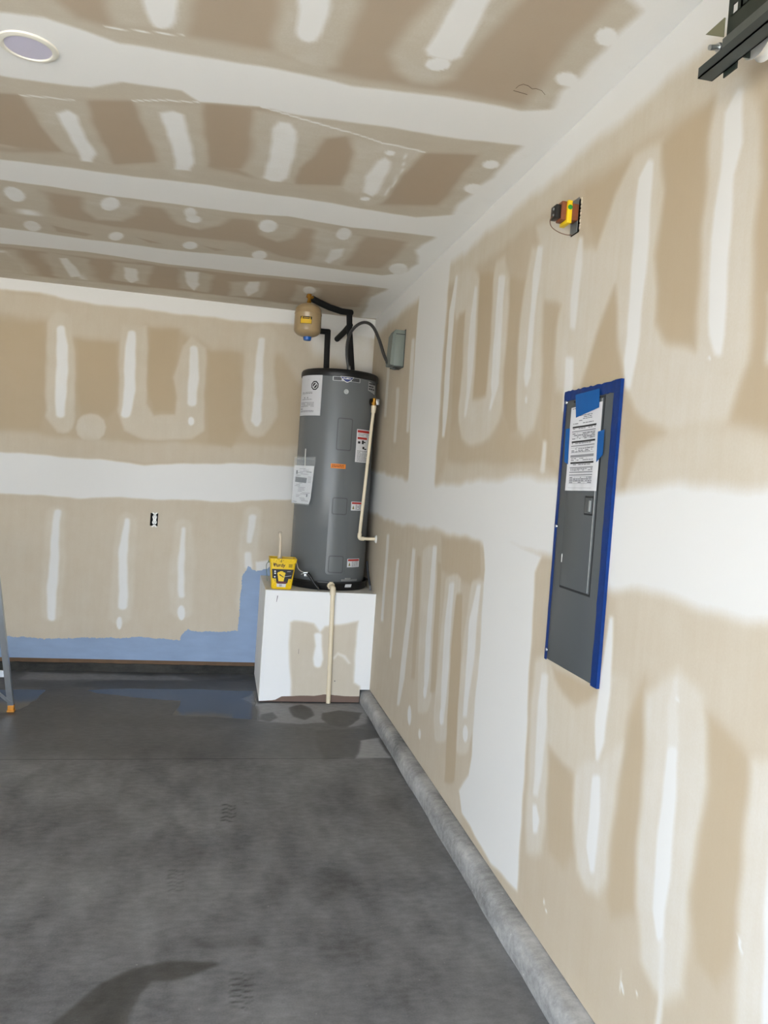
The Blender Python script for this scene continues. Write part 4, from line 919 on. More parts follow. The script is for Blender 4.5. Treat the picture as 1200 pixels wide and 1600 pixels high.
tube(bm, [(BX0, BY0, 0.02), (BX0, BY0, BZ)], 0.003, 8); tube(bm, [(BX0, BY0, BZ), (BX1, BY0, BZ)], 0.003, 8)
o = obj('corner_bead', bm, mat('corner bead', (232, 232, 228), 0.7), stand)
M_BLACKGAP = mat('dark gap', (22, 20, 19), 0.9)
obj('bottom_gap', box(B(), BX0 + 0.004, 1.040, BY0 + 0.004, BY0 + 0.02, 0.0, 0.007), M_BLACKGAP, stand, sm=False)
M_PENCIL = mat('pencil', (95, 92, 95), 0.8)
bm = B()
slab_poly(bm, [(0.425, BY0, 0.738), (0.430, BY0, 0.738), (0.424, BY0, 0.695), (0.421, BY0, 0.695)], (0, -1, 0), 0.0012)
slab_poly(bm, [(0.595, BY0, 0.375), (0.597, BY0, 0.375), (0.596, BY0, 0.34), (0.594, BY0, 0.34)], (0, -1, 0), 0.0012)
disc(bm, (0.861, BY0, 0.155), (0, -1, 0), 0.004, 0.0015, 10)
obj('pencil_mark', bm, M_PENCIL, stand)

# ------------------------------------------------------------------ common materials
M_GREY = mat('grey enamel', (104, 107, 108), 0.27, 0.0, 0.03, 6)
M_GREYD = mat('grey groove', (72, 74, 76), 0.5)
M_BLACK = mat('black plastic', (16, 16, 17), 0.42)
M_FOAM = mat('black pipe foam', (10, 10, 10), 0.85, bump=0.2, scale=90)
M_CREAM = mat('cream pipe', (226, 212, 184), 0.4, var=0.04)
M_BRASS = mat('brass', (176, 128, 52), 0.3, 0.9)
M_STEEL = mat('zinc steel', (190, 194, 196), 0.3, 0.9)
M_PAPER = mat('white paper', (216, 216, 218), 0.75, var=0.03)
M_INK = mat('black ink', (26, 26, 28), 0.7)
M_INKG = mat('grey ink', (118, 118, 122), 0.7)
M_RED = mat('red print', (178, 40, 30), 0.6)
M_ORANGE = mat('orange sticker', (222, 128, 34), 0.6)
M_WHITEP = mat('white plastic', (236, 235, 230), 0.4, var=0.02)
M_BLUEP = mat('blue plastic', (22, 88, 168), 0.35)
M_NAVY = mat('navy print', (34, 52, 110), 0.45)

# ------------------------------------------------------------------ drain pan
HX, HY, HR = 0.81, 5.77, 0.275
PX, PY = 0.808, 5.762
pan = thing('drain_pan', 'round black plastic drain pan under the grey water heater', 'pan', (PX, PY, BZ))
obj('pan_tray', lathe(B(), [(0.01, 0.776), (0.285, 0.776), (0.291, 0.782), (0.297, 0.832), (0.303, 0.836), (0.303, 0.828), (0.299, 0.824), (0.300, 0.832), (0.293, 0.832), (0.286, 0.786), (0.01, 0.785)], PX, PY, 72, False), M_BLACK, pan)
bm = B()
for i in range(9):
    pass
a0, a1 = math.radians(20), math.radians(27)
def cylpt(cx, cy, r, th, z):
    """th degrees, 0 faces the camera side (-y), positive to the right"""
    t = math.radians(th)
    return Vector((cx + r * math.sin(t), cy - r * math.cos(t), z))
pts = [cylpt(PX, PY, 0.2985, 18, 0.800), cylpt(PX, PY, 0.2985, 28, 0.800), cylpt(PX, PY, 0.3005, 29, 0.822), cylpt(PX, PY, 0.3005, 19, 0.822)]
slab_poly(bm, pts, (0.38, -0.92, 0), 0.0015)
st = obj('sticker', bm, mat('pale sticker', (205, 205, 205), 0.5), pan, label='small white sticker')
bm = B()
disc(bm, (0.802, 5.470, 0.810), (0, -1, 0), 0.026, 0.012, 20)
disc(bm, (0.802, 5.458, 0.810), (0, -1, 0), 0.020, 0.022, 20)
disc(bm, (0.802, 5.478, 0.810), (0, -1, 0), 0.030, 0.008, 6)
obj('drain_fitting', bm, M_CREAM, pan, label='cream threaded drain fitting')

dp = thing('drain_pipe', 'straight cream plastic pipe running down the front of the white stand', 'pipe', (0.823, 5.360, 0.0))
path = elbow((0.802, 5.430, 0.806), (0.802, 5.362, 0.806), (0.823, 5.364, 0.004), 0.022)
obj('pipe', tube(B(), path, 0.0155, 16), M_CREAM, dp)
bm = B()
tube(bm, elbow((0.802, 5.422, 0.806), (0.802, 5.362, 0.806), (0.8035, 5.362, 0.760), 0.022), 0.0205, 16)
obj('elbow', bm, M_CREAM, dp)

# ------------------------------------------------------------------ water heater
wh = thing('water_heater', 'tall grey electric water heater tank with black top on the stand', 'water heater', (HX, HY, 0.785))
obj('tank_body', lathe(B(), [(0.02, 0.787), (0.262, 0.787), (0.268, 0.79), (0.271, 0.83), (HR, 0.836), (HR, 1.5), (HR, 2.286), (0.02, 2.286)], HX, HY, 96), M_GREY, wh)
obj('top_cap', lathe(B(), [(0.276, 2.278), (0.281, 2.280), (0.2825, 2.300), (0.281, 2.316), (0.274, 2.327), (0.262, 2.332), (0.02, 2.336)], HX, HY, 96), M_BLACK, wh)

def cyl_panel(bm, th0, th1, z0, z1, r1, r0=None, corner=0.0, n=12, cx=HX, cy=HY, cr=HR, tilt=0.0):
    """curved raised plate on a vertical cylinder, with rounded corners (corner in metres)"""
    r0 = cr - 0.003 if r0 is None else r0
    ths = [th0 + (th1 - th0) * i / n for i in range(n + 1)]
    if corner:
        dth = math.degrees(corner / cr)
        ths = sorted(set(ths + [th0 + dth * k for k in (0.08, 0.3, 0.6, 1)] + [th1 - dth * k for k in (0.08, 0.3, 0.6, 1)]))
    cols = []
    for t in ths:
        c = 0.0
        if corner:
            dth = math.degrees(corner / cr)
            e = min(t - th0, th1 - t) / dth
            if e < 1:
                c = corner * (1 - math.sqrt(max(0, 1 - (1 - e) ** 2)))
        s = tilt * (t - th0) / (th1 - th0)
        cols.append([bm.verts.new(cylpt(cx, cy, r, t, z + s)) for r, z in ((r0, z0 + c), (r1, z0 + c), (r1, z1 - c), (r0, z1 - c))])
    for a, b in zip(cols, cols[1:]):
        for k in range(3):
            bm.faces.new((a[k], b[k], b[k + 1], a[k + 1]))
    bm.faces.new(cols[0]); bm.faces.new(cols[-1][::-1])
    return bm

obj('wiring_channel', cyl_panel(B(), -11, 19, 0.893, 2.02, HR + 0.0035, corner=0.012, n=14), M_GREY, wh)
for z0, z1 in ((1.770, 1.983), (1.318, 1.424), (0.905, 1.013)):
    fr = obj('access_panel', cyl_panel(B(), -10.2, 18.2, z0 - 0.02, z1 + 0.02, HR + 0.006, corner=0.02), M_GREY, wh)
    obj('groove_shade', cyl_panel(B(), -7.4, 15.2, z0 - 0.008, z1 + 0.008, HR + 0.0068, corner=0.014), M_GREYD, fr)  # darker plate paints the shade of the groove around the cover
    obj('cover', cyl_panel(B(), -5.8, 13.6, z0, z1, HR + 0.009, corner=0.010), M_GREY, fr)

HRL = HR + 0.0016
def hfn(th_c, z_c, r):
    k = 180 / pi / HR
    return lambda u, v: cylpt(HX, HY, r, th_c + u * k, z_c + v)
# brand badge
bd = obj('badge', cyl_panel(B(), -18.5, 23.3, 2.246, 2.276, HRL, corner=0.004, n=16), mat('silver badge', (176, 178, 180), 0.35, 0.4), wh, label='silver badge with a blue shield')
obj('badge_field', cyl_panel(B(), -17.2, -5.5, 2.249, 2.273, HRL + 0.0006, n=6), M_GREYD, bd)
obj('badge_field', cyl_panel(B(), 9.5, 22.0, 2.249, 2.273, HRL + 0.0006, n=6), M_GREYD, bd)
def shield(bm, w, h0, h1, r):
    f = hfn(2.6, 2.262, r)
    top = [f(-w + 2 * w * i / 8, h0) for i in range(9)]
    bot = [f(-w + 2 * w * i / 8, h0 - (h0 + h1) * (1 - abs(-1 + i / 4) ** 1.6)) for i in range(9)]
    t = [bm.verts.new(p) for p in top]; b_ = [bm.verts.new(p) for p in bot]
    for i in range(8):
        bm.faces.new([v for v in dict.fromkeys((t[i], t[i + 1], b_[i + 1], b_[i]))])
    return bm
obj('shield_rim', shield(B(), 0.050, 0.017, 0.024, HRL + 0.0012), M_WHITEP, bd, sm=False)
obj('shield', shield(B(), 0.045, 0.014, 0.020, HRL + 0.0018), M_NAVY, bd, sm=False)
obj('lettering', text_on(B(), 'ProMAX', hfn(2.6, 2.266, HRL + 0.0024), 0.055, 0.15), M_WHITEP, bd, sm=False)
bm = B(); print_lines(bm, hfn(2.6, 2.262, HRL + 0.0013), -0.092, -0.052, [0.002], 0.004); print_lines(bm, hfn(2.6, 2.262, HRL + 0.0013), 0.052, 0.090, [0.003, -0.005], 0.003)
obj('small_print', bm, M_INK, bd, sm=False)
# anode plug
p0 = cylpt(HX, HY, HR - 0.002, 2.4, 2.175)
ax = Vector((math.sin(math.radians(2.4)), -math.cos(math.radians(2.4)), 0))
bm = B(); disc(bm, p0, ax, 0.017, 0.006, 24); disc(bm, p0 + ax * 0.006, ax, 0.010, 0.008, 6, 0.008)
obj('plug', bm, M_STEEL, wh)
# rating plate at the right edge
rp = obj('rating_plate', cyl_panel(B(), 40, 60, 2.205, 2.270, HRL, tilt=-0.02), mat('grey plate', (150, 151, 152), 0.5), wh)
bm = B(); print_lines(bm, hfn(41, 2.2, HRL + 0.0006), 0.0, 0.08, [0.012, 0.030, 0.05], 0.010, seed=5)
obj('plate_print', bm, M_INK, rp, sm=False)
# orange sticker
so = obj('orange_sticker', cyl_panel(B(), -12.8, 8.8, 1.635, 1.667, HR + 0.0055), M_ORANGE, wh, label='orange sticker across the seam')
bm = B(); print_lines(bm, hfn(-11, 1.64, HR + 0.0062), 0.0, 0.085, [0.003, 0.014], 0.007, seed=8)
obj('sticker_print', bm, mat('brown print', (150, 80, 20), 0.6), so, sm=False)
# warning labels
lb = obj('warning_label', cyl_panel(B(), 23.7, 58, 1.690, 1.923, HRL), M_PAPER, wh, label='tall white warning label with red bands')
obj('red_band', cyl_panel(B(), 24.8, 57, 1.900, 1.917, HRL + 0.0006), M_RED, lb)
obj('red_band', cyl_panel(B(), 25.5, 45, 1.853, 1.868, HRL + 0.0006), M_RED, lb)
bm = B()
cyl_panel(bm, 26.5, 31, 1.822, 1.838, HRL + 0.0006, n=3); cyl_panel(bm, 34, 38, 1.820, 1.846, HRL + 0.0006, n=3); cyl_panel(bm, 38, 42, 1.830, 1.838, HRL + 0.0006, n=3)
cyl_panel(bm, 36, 40, 1.785, 1.802, HRL + 0.0006, n=3); cyl_panel(bm, 40, 45, 1.782, 1.790, HRL + 0.0006, n=3); cyl_panel(bm, 50, 56, 1.855, 1.865, HRL + 0.0006, n=3)
obj('pictogram', bm, M_INK, lb, sm=False)
bm = B(); print_lines(bm, hfn(26, 1.69, HRL + 0.0006), 0.0, 0.14, [0.008, 0.018, 0.028, 0.038, 0.048, 0.058, 0.068, 0.078, 0.188, 0.198], 0.004, seed=9)
obj('fine_print', bm, M_INKG, lb, sm=False)
for z0, z1, t1 in ((1.345, 1.408, 43.5), (0.939, 1.000, 46.5)):
    lb = obj('warning_label', cyl_panel(B(), 22.3, t1, z0, z1, HRL), M_PAPER, wh, label='small white warning label with a red band')
    obj('red_band', cyl_panel(B(), 23.3, t1 - 1, z1 - 0.017, z1 - 0.004, HRL + 0.0006), M_RED, lb)
    f = hfn(26, z0, HRL + 0.0007)
    bm = B(); quad(bm, [f(-0.008, 0.010), f(0.010, 0.010), f(0.0015, 0.036), f(0.0005, 0.036)])
    obj('hazard_triangle', bm, mat('olive print', (120, 112, 60), 0.6), lb, sm=False)
    bm = B(); print_lines(bm, f, 0.02, 0.085, [0.006, 0.014, 0.022, 0.030, 0.038], 0.0035, seed=int(z0 * 100))
    obj('fine_print', bm, M_INKG, lb, sm=False)
# foil strip low on the tank
bm = B(); cyl_panel(bm, 14, 44, 0.838, 0.852, HRL, n=10); cyl_panel(bm, 20, 30, 0.848, 0.862, HRL + 0.0003, n=6)
obj('foil_strip', bm, mat('foil', (170, 172, 172), 0.35, 0.6), wh)
# instruction envelope taped under the cap
env = obj('instruction_envelope', cyl_panel(B(), -83, -34, 1.996, 2.284, HR + 0.006, n=14), mat('envelope paper', (200, 200, 203), 0.75, var=0.03), wh, label='white instruction envelope taped below the black top')
f = hfn(-46, 2.207, HR + 0.0068)
bm = B()
ro = [[bm.verts.new(f(r * math.cos(a), r * math.sin(a))) for a in [2 * pi * (k + 0.5) / 8 for k in range(8)]] for r in (0.034, 0.025)]
for k in range(8):
    bm.faces.new((ro[0][k], ro[0][(k + 1) % 8], ro[1][(k + 1) % 8], ro[1][k]))
bm.faces.new([bm.verts.new(f(0.018 * math.cos(2 * pi * k / 12), 0.018 * math.sin(2 * pi * k / 12))) for k in range(12)])
oc = obj('octagon_symbol', bm, M_INK, env, sm=False)
bm = B()
f2 = hfn(-46, 2.207, HR + 0.0074)
quad(bm, [f2(-0.016, -0.011), f2(-0.011, -0.016), f2(0.016, 0.011), f2(0.011, 0.016)])
obj('symbol_slash', bm, M_PAPER, env, sm=False)
f = hfn(-79, 2.0, HR + 0.0068)
bm = B()
print_lines(bm, f, 0.0, 0.16, [0.020, 0.028, 0.058, 0.067, 0.076, 0.085], 0.004, seed=3)
print_lines(bm, f, 0.02, 0.14, [0.108, 0.150, 0.158], 0.004, seed=4)
quad(bm, [f(0.0, 0.040), f(0.035, 0.040), f(0.035, 0.046), f(0.0, 0.046)])
quad(bm, [f(0.05, 0.118), f(0.10, 0.118), f(0.10, 0.126), f(0.05, 0.126)])
quad(bm, [f(0.09, 0.250), f(0.20, 0.250), f(0.20, 0.252), f(0.09, 0.252)])
obj('envelope_print', bm, M_INKG, env, sm=False)
# energy tag in a clear bag, hung on a strap
tl, tr, bl, br = Vector((0.509, 5.62, 1.637)), Vector((0.638, 5.545, 1.641)), Vector((0.504, 5.615, 1.372)), Vector((0.624, 5.54, 1.369))
def tagfn(off):
    nrm = (tr - tl).cross(Vector((0, 0, 1))).normalized()
    return lambda u, v: tl + (tr - tl) * u + ((bl - tl) * (1 - u) + (br - tr) * u) * v + nrm * off
f = tagfn(0.0)
bm = B(); nrm = (tr - tl).cross(Vector((0, 0, 1))).normalized()
slab_poly(bm, [f(0, 0), f(1, 0), f(1, 0.85), f(0.93, 1), f(0, 1)], nrm, 0.001)
tg = obj('hang_tag', bm, M_PAPER, wh, sm=False, label='white printed tag in a clear bag hung on a strap')
f = tagfn(0.0016)
bm = B(); quad(bm, [f(0.08, 0.30), f(0.70, 0.32), f(0.68, 0.46), f(0.08, 0.44)])
quad(bm, [f(0.10, 0.13), f(0.18, 0.13), f(0.17, 0.23), f(0.10, 0.23)])
quad(bm, [f(0.62, 0.15), f(0.90, 0.16), f(0.90, 0.18), f(0.62, 0.17)])
quad(bm, [f(0.76, 0.74), f(0.82, 0.74), f(0.81, 0.82), f(0.75, 0.82)])
obj('tag_block', bm, mat('slate print', (52, 62, 72), 0.6), tg, sm=False)
rr = random.Random(11); bm = B()
for i in range(26):
    v = 0.08 + i * 0.035
    a = rr.uniform(0.06, 0.5); b_ = min(0.94, a + rr.uniform(0.15, 0.45))
    if 0.28 < v < 0.46:
        a, b_ = 0.74, 0.92
    quad(bm, [f(a, v), f(b_, v), f(b_, v + 0.012), f(a, v + 0.012)])
obj('tag_print', bm, M_INKG, tg, sm=False)
g = tagfn(0.006)
bm = B(); slab_poly(bm, [g(-0.03, -0.23), g(1.03, -0.23), g(1.06, 0.02), g(1.02, 0.9), g(0.96, 1.03), g(-0.03, 1.03)], nrm, 0.0005)
obj('clear_bag', bm, mat('clear film', (215, 220, 222), 0.12, alpha=0.16), tg, sm=False, label='clear plastic bag')
bm = B(); quad(bm, [tagfn(0.008)(0.0, -0.19), tagfn(0.008)(1.03, -0.19), tagfn(0.008)(1.03, -0.16), tagfn(0.008)(0.0, -0.16)])
obj('bag_seal', bm, mat('bag seal', (200, 205, 200), 0.3, alpha=0.35), tg, sm=False)
bm = B(); tube(bm, [(0.572, 5.572, 1.758), (0.572, 5.566, 1.70), (0.575, 5.568, 1.625)], 0.0032, 8)
obj('strap', bm, mat('strap', (205, 205, 200), 0.4), tg)
# pressure relief valve
bm = B()
v0 = cylpt(HX, HY, HR - 0.004, 53, 2.128)
v1 = Vector((1.037, 5.560, 2.128))
tube(bm, [v0, v0 + (v1 - v0) * 0.45, v1], 0.012, 12)
disc(bm, v1 + Vector((0, 0, -0.030)), (0, 0, 1), 0.015, 0.055, 14)
disc(bm, v1 + Vector((0, 0, -0.018)), (0, 0, 1), 0.019, 0.012, 6)
rv = obj('relief_valve', bm, M_BRASS, wh, label='brass pressure relief valve')
bm = B(); box(bm, 1.048, 1.074, 5.556, 5.561, 2.108, 2.150, 0.001); tube(bm, [(1.037, 5.56, 2.146), (1.062, 5.5585, 2.150)], 0.003, 8)
obj('lever', bm, M_STEEL, rv)
bm = B(); disc(bm, cylpt(HX, HY, HR - 0.002, 50, 2.128), (math.sin(math.radians(50)), -math.cos(math.radians(50)), 0), 0.027, 0.004, 20)
obj('valve_collar', bm, M_BLACK, wh)
# supply nipples
for n_ in ((0.704, 5.77), (0.893, 5.77)):
    obj('nipple', disc(B(), (n_[0], n_[1], 2.325), (0, 0, 1), 0.014, 0.05, 14), M_BRASS, wh)

rpipe = thing('relief_pipe', 'slanted cream plastic discharge pipe beside the water heater turning into the wall', 'pipe', (0.989, 5.521, 1.13))
obj('pipe', tube(B(), elbow((1.037, 5.560, 2.100), (0.989, 5.521, 1.148), (1.110, 5.521, 1.150), 0.02), 0.0115, 14), M_CREAM, rpipe)
obj('adapter', tube(B(), [(1.037, 5.560, 2.100), (1.0365, 5.5595, 2.085), (1.0352, 5.5585, 2.050)], 0.0165, 14, True, [0.0185, 0.0185, 0.016]), M_CREAM, rpipe)
obj('elbow', tube(B(), elbow((0.991, 5.5225, 1.185), (0.989, 5.521, 1.148), (1.024, 5.521, 1.1487), 0.02), 0.0152, 14), M_CREAM, rpipe)
obj('wall_flange', disc(B(), (1.104, 5.521, 1.150), (1, 0, 0), 0.022, 0.010, 20, 0.030), M_WHITEP, rpipe)

# ------------------------------------------------------------------ insulated supply pipes, expansion tank, conduit
hot = thing('insulated_pipe', 'short black foam-covered pipe rising from the heater and bending to the wall', 'pipe', (0.704, 5.77, 2.345), 'insulated pipes above the heater')
obj('foam_sleeve', tube(B(), [(0.704, 5.77, 2.352), (0.700, 5.77, 2.5), (0.697, 5.77, 2.638)], 0.0215, 16), M_FOAM, hot)
obj('foam_sleeve', tube(B(), resample([(0.708, 5.762, 2.624), (0.645, 5.80, 2.630), (0.585, 5.95, 2.66), (0.555, 6.143, 2.69)], 5), 0.0205, 16), M_FOAM, hot)
cold = thing('insulated_pipe', 'tall black foam-covered pipe rising to the ceiling and over to the expansion tank', 'pipe', (0.893, 5.77, 2.345), 'insulated pipes above the heater')
obj('foam_sleeve', tube(B(), [(0.895, 5.77, 2.352), (0.876, 5.77, 2.50), (0.856, 5.77, 2.65), (0.845, 5.77, 2.795)], 0.0215, 16), M_FOAM, cold)
obj('foam_sleeve', tube(B(), [(0.862, 5.785, 2.785), (0.78, 5.715, 2.772), (0.68, 5.635, 2.774), (0.60, 5.57, 2.785), (0.545, 5.524, 2.795)], 0.0225, 16), M_FOAM, cold)
obj('foam_sleeve', tube(B(), [(0.856, 5.755, 2.69), (0.84, 5.9, 2.665), (0.818, 6.143, 2.646)], 0.0215, 16), M_FOAM, cold)

TX, TY = 0.523, 5.515
et = thing('expansion_tank', 'beige expansion tank with a blue cap hanging below the ceiling', 'tank', (TX, TY, 2.508))
prof = []
for i in range(9):
    a = pi / 2 * i / 8
    prof.append((0.0935 * math.sin(a) * 0.999 + 0.0005, 2.575 - 0.050 * math.cos(a)))
prof += [(0.0935, 2.60), (0.0925, 2.676), (0.0945, 2.680), (0.0945, 2.688), (0.0915, 2.692)]
for i in range(1, 9):
    a = pi / 2 * i / 8
    prof.append((0.0915 * math.cos(a) + 0.0005, 2.700 + 0.060 * math.sin(a)))
obj('tank_shell', lathe(B(), prof, TX, TY, 56), mat('beige enamel', (160, 138, 104), 0.3, var=0.03), et)
obj('air_cap', lathe(B(), [(0.020, 2.503), (0.026, 2.506), (0.030, 2.530), (0.030, 2.540)], TX + 0.004, TY, 20), M_BLUEP, et, label='blue plastic cap')
bm = B(); disc(bm, (TX, TY, 2.755), (0, 0, 1), 0.016, 0.02, 6); disc(bm, (TX, TY, 2.775), (0, 0, 1), 0.012, 0.03, 14); disc(bm, (TX, TY, 2.800), (0, 0, 1), 0.016, 0.022, 8)
tube(bm, [(TX - 0.018, TY - 0.002, 2.806), (TX + 0.028, TY + 0.012, 2.803)], 0.011, 12)
obj('brass_tee', bm, M_BRASS, et)
tl_ = obj('warning_sticker', cyl_panel(B(), -38, 11, 2.602, 2.652, 0.0945, 0.090, n=12, cx=TX, cy=TY, cr=0.0935), mat('yellow sticker', (214, 172, 24), 0.5), et, label='yellow and black warning sticker')
def tf(u, v):
    return cylpt(TX, TY, 0.0952, -38 + 49 * u, 2.602 + 0.050 * v)
bm = B()
for a, b_, c, d in ((0.0, 1.0, 0.0, 0.05), (0.0, 0.03, 0.0, 1.0), (0.97, 1.0, 0.0, 1.0), (0.0, 1.0, 0.95, 1.0)):
    for i in range(6):
        a1, b1 = a + (b_ - a) * i / 6, a + (b_ - a) * (i + 1) / 6
        quad(bm, [tf(a1, c), tf(b1, c), tf(b1, d), tf(a1, d)])
for i in range(8):
    a1, b1 = 0.2 + 0.6 * i / 8, 0.2 + 0.6 * (i + 1) / 8
    quad(bm, [tf(a1, 0.66), tf(b1, 0.66), tf(b1, 0.97), tf(a1, 0.97)])
quad(bm, [tf(0.02, 0.62), tf(0.07, 0.62), tf(0.12, 0.97), tf(0.02, 0.97)]); quad(bm, [tf(0.9, 0.62), tf(0.98, 0.62), tf(0.98, 0.97), tf(0.86, 0.97)])
obj('sticker_black', bm, M_INK, tl_, sm=False)
bm = B()
def tf2(u, v):
    return cylpt(TX, TY, 0.0957, -38 + 49 * (0.5 + u), 2.602 + 0.0408 + v)
text_on(bm, 'WARNING', tf2, 0.5, 0, 0.09)
obj('sticker_word', bm, mat('yellow print', (214, 172, 24), 0.5), tl_, sm=False)

cond = thing('flexible_conduit', 'dark grey flexible conduit looping from the heater top to the wall box', 'conduit', (0.857, 5.68, 2.33))
cpts = [(0.857, 5.68, 2.335), (0.850, 5.675, 2.38), (0.833, 5.66, 2.454), (0.825, 5.62, 2.538), (0.838, 5.56, 2.607), (0.874, 5.49, 2.648), (0.916, 5.42, 2.653), (0.953, 5.34, 2.612), (0.984, 5.26, 2.52), (1.011, 5.18, 2.404), (1.028, 5.12, 2.351), (1.052, 5.07, 2.325)]
path = resample(cpts, 14)
rad = [0.0105 + (0.0009 if i % 2 else 0) for i in range(len(path))]
obj('conduit', tube(B(), path, 0.011, 12, True, rad), mat('conduit grey', (58, 58, 58), 0.45, bump=0.1), cond)
bm = B(); disc(bm, (0.858, 5.681, 2.330), (0, 0, 1), 0.018, 0.022, 12); disc(bm, (0.858, 5.681, 2.352), (-0.15, 0, 1), 0.0145, 0.028, 12)
obj('connector', bm, mat('connector grey', (140, 142, 142), 0.4, 0.5), cond)
bm = B(); tube(bm, [(1.026, 5.125, 2.354), (1.040, 5.095, 2.335), (1.062, 5.06, 2.316)], 0.0155, 12); disc(bm, (1.062, 5.075, 2.300), (0, 0, 1), 0.017, 0.02, 10)
obj('connector', bm, mat('connector dark', (82, 86, 84), 0.4, 0.5), cond)

db = thing('disconnect_box', 'grey metal disconnect box on the right wall beside the heater', 'electrical box', (1.075, 5.085, 2.316))
M_DB = mat('box grey', (112, 120, 114), 0.45, var=0.04)
M_DBD = mat('box dark', (50, 54, 52), 0.5)
obj('enclosure', box(B(), 1.046, 1.1135, 5.025, 5.155, 2.318, 2.552, 0.004), M_DB, db)
bm = B()
# hinged cover with a sloped upper nose
pr = [(1.047, 2.322), (1.026, 2.322), (1.022, 2.33), (1.030, 2.520), (1.047, 2.550)]
a = [bm.verts.new((x, 5.021, z)) for x, z in pr]; b_ = [bm.verts.new((x, 5.159, z)) for x, z in pr]
bm.faces.new(a); bm.faces.new(b_[::-1])
for i in range(5):
    bm.faces.new((a[i], b_[i], b_[(i + 1) % 5], a[(i + 1) % 5]))
obj('cover', bm, M_DB, db, sm=False)
obj('cover_seam', box(B(), 1.0445, 1.0475, 5.0235, 5.1575, 2.324, 2.546), M_DBD, db, sm=False)
obj('backplate', box(B(), 1.110, 1.1136, 5.018, 5.162, 2.312, 2.558, 0.001), M_DBD, db)
obj('top_ridge', box(B(), 1.050, 1.112, 5.0215, 5.026, 2.522, 2.526), M_DBD, db, sm=False)
obj('bottom_lip', box(B(), 1.050, 1.108, 5.022, 5.15, 2.311, 2.319), M_DBD, db, sm=False)

# ------------------------------------------------------------------ paint pail, brush, cable ends
PBX, PBY = 0.455, 5.492
pail = thing('paint_pail', 'yellow plastic paint pail with black printed label on the stand', 'pail', (PBX, PBY, BZ))
def pail_ring(z, grow=0.0):
    t = z / 0.215
    hw, hd = 0.068 + 0.022 * t + grow, 0.056 + 0.016 * t + grow
    c = 0.014
    pts = []
    for sx, sy, a0 in ((1, 1, 0), (-1, 1, 90), (-1, -1, 180), (1, -1, 270)):
        for k in range(4):
            a = math.radians(a0 + 30 * k)
            pts.append((PBX + 0.008 * (t - 0.5) * 0 + sx * (hw - c) + c * math.cos(a), PBY + sy * (hd - c) + c * math.sin(a), BZ + z))
    return pts
M_YEL = mat('yellow plastic', (236, 196, 22), 0.4, var=0.10, scale=25)
bm = B()
levels = [(0.001, -0.004), (0.006, 0), (0.06, 0), (0.12, 0), (0.185, 0), (0.187, 0.004), (0.215, 0.005), (0.216, 0.0), (0.213, -0.003), (0.10, -0.004), (0.012, -0.004)]
rings = [[bm.verts.new(p) for p in pail_ring(z, g)] for z, g in levels]
for a, b_ in zip(rings, rings[1:]):
    n = len(a)
    for k in range(n):
        bm.faces.new((a[k], a[(k + 1) % n], b_[(k + 1) % n], b_[k]))
bm.faces.new(rings[0][::-1]); bm.faces.new(rings[-1])
obj('pail_body', bm, M_YEL, pail)
def pf(off):
    """u 0..1 across the front, v metres up"""
    def g(u, v):
        t = v / 0.215
        hw, hd = 0.068 + 0.022 * t - 0.012, 0.056 + 0.016 * t
        return Vector((PBX - hw + 2 * hw * u, PBY - hd - off, BZ + v))
    return g
M_PBLK = mat('label black', (20, 18, 22), 0.5)
M_MAR = mat('label maroon', (84, 26, 40), 0.5)
g = pf(0.0012)
bm = B(); quad(bm, [g(-0.03, 0.076), g(1.0, 0.076), g(1.03, 0.142), g(-0.03, 0.142)]); quad(bm, [g(0.18, 0.045), g(0.80, 0.045), g(0.84, 0.077), g(0.16, 0.077)])
pl = obj('label', bm, M_PBLK, pail, sm=False, label='black printed label')
g = pf(0.0020)
bm = B(); quad(bm, [g(0.22, 0.040), g(0.74, 0.040), g(0.76, 0.056), g(0.20, 0.056)])
obj('label_band', bm, M_MAR, pl, sm=False)
bm = B(); quad(bm, [g(0.20, 0.018), g(0.72, 0.018), g(0.74, 0.041), g(0.20, 0.041)])
obj('label_foot', bm, M_PAPER, pl, sm=False)
bm = B(); g = pf(0.0028)
for i in range(5):
    quad(bm, [g(0.36 + i * 0.03, 0.021), g(0.375 + i * 0.03, 0.021), g(0.375 + i * 0.03, 0.037), g(0.36 + i * 0.03, 0.037)])
obj('label_print', bm, mat('blue grey print', (70, 84, 100), 0.6), pl, sm=False)
bm = B()
quad(bm, [g(0.30, 0.058), g(0.58, 0.058), g(0.64, 0.112), g(0.24, 0.112)]); quad(bm, [g(0.22, 0.110), g(0.66, 0.110), g(0.62, 0.120), g(0.28, 0.122)]); quad(bm, [g(0.32, 0.121), g(0.56, 0.121), g(0.50, 0.128), g(0.38, 0.128)])
obj('label_pail_picture', bm, mat('label yellow', (240, 204, 40), 0.5), pl, sm=False)
bm = B()
g2 = pf(0.0034)
quad(bm, [g2(0.32, 0.103), g2(0.36, 0.108), g2(0.58, 0.088), g2(0.56, 0.084)])
obj('label_pail_handle', bm, M_PBLK, pl, sm=False)
bm = B()
for u, v in ((0.12, 0.126), (0.12, 0.112), (0.10, 0.088)):
    bm.faces.new([bm.verts.new(g(u + 0.045 * math.cos(2 * pi * k / 12), v + 0.0055 * math.sin(2 * pi * k / 12))) for k in range(12)])
print_v = [0.130, 0.124]
quad(bm, [g(0.72, 0.126), g(0.90, 0.127), g(0.90, 0.129), g(0.72, 0.128)])
quad(bm, [g(0.62, 0.090), g(0.95, 0.098), g(0.95, 0.100), g(0.62, 0.092)])
obj('label_spots', bm, M_PAPER, pl, sm=False)
bm = B()
gt = pf(0.0064)
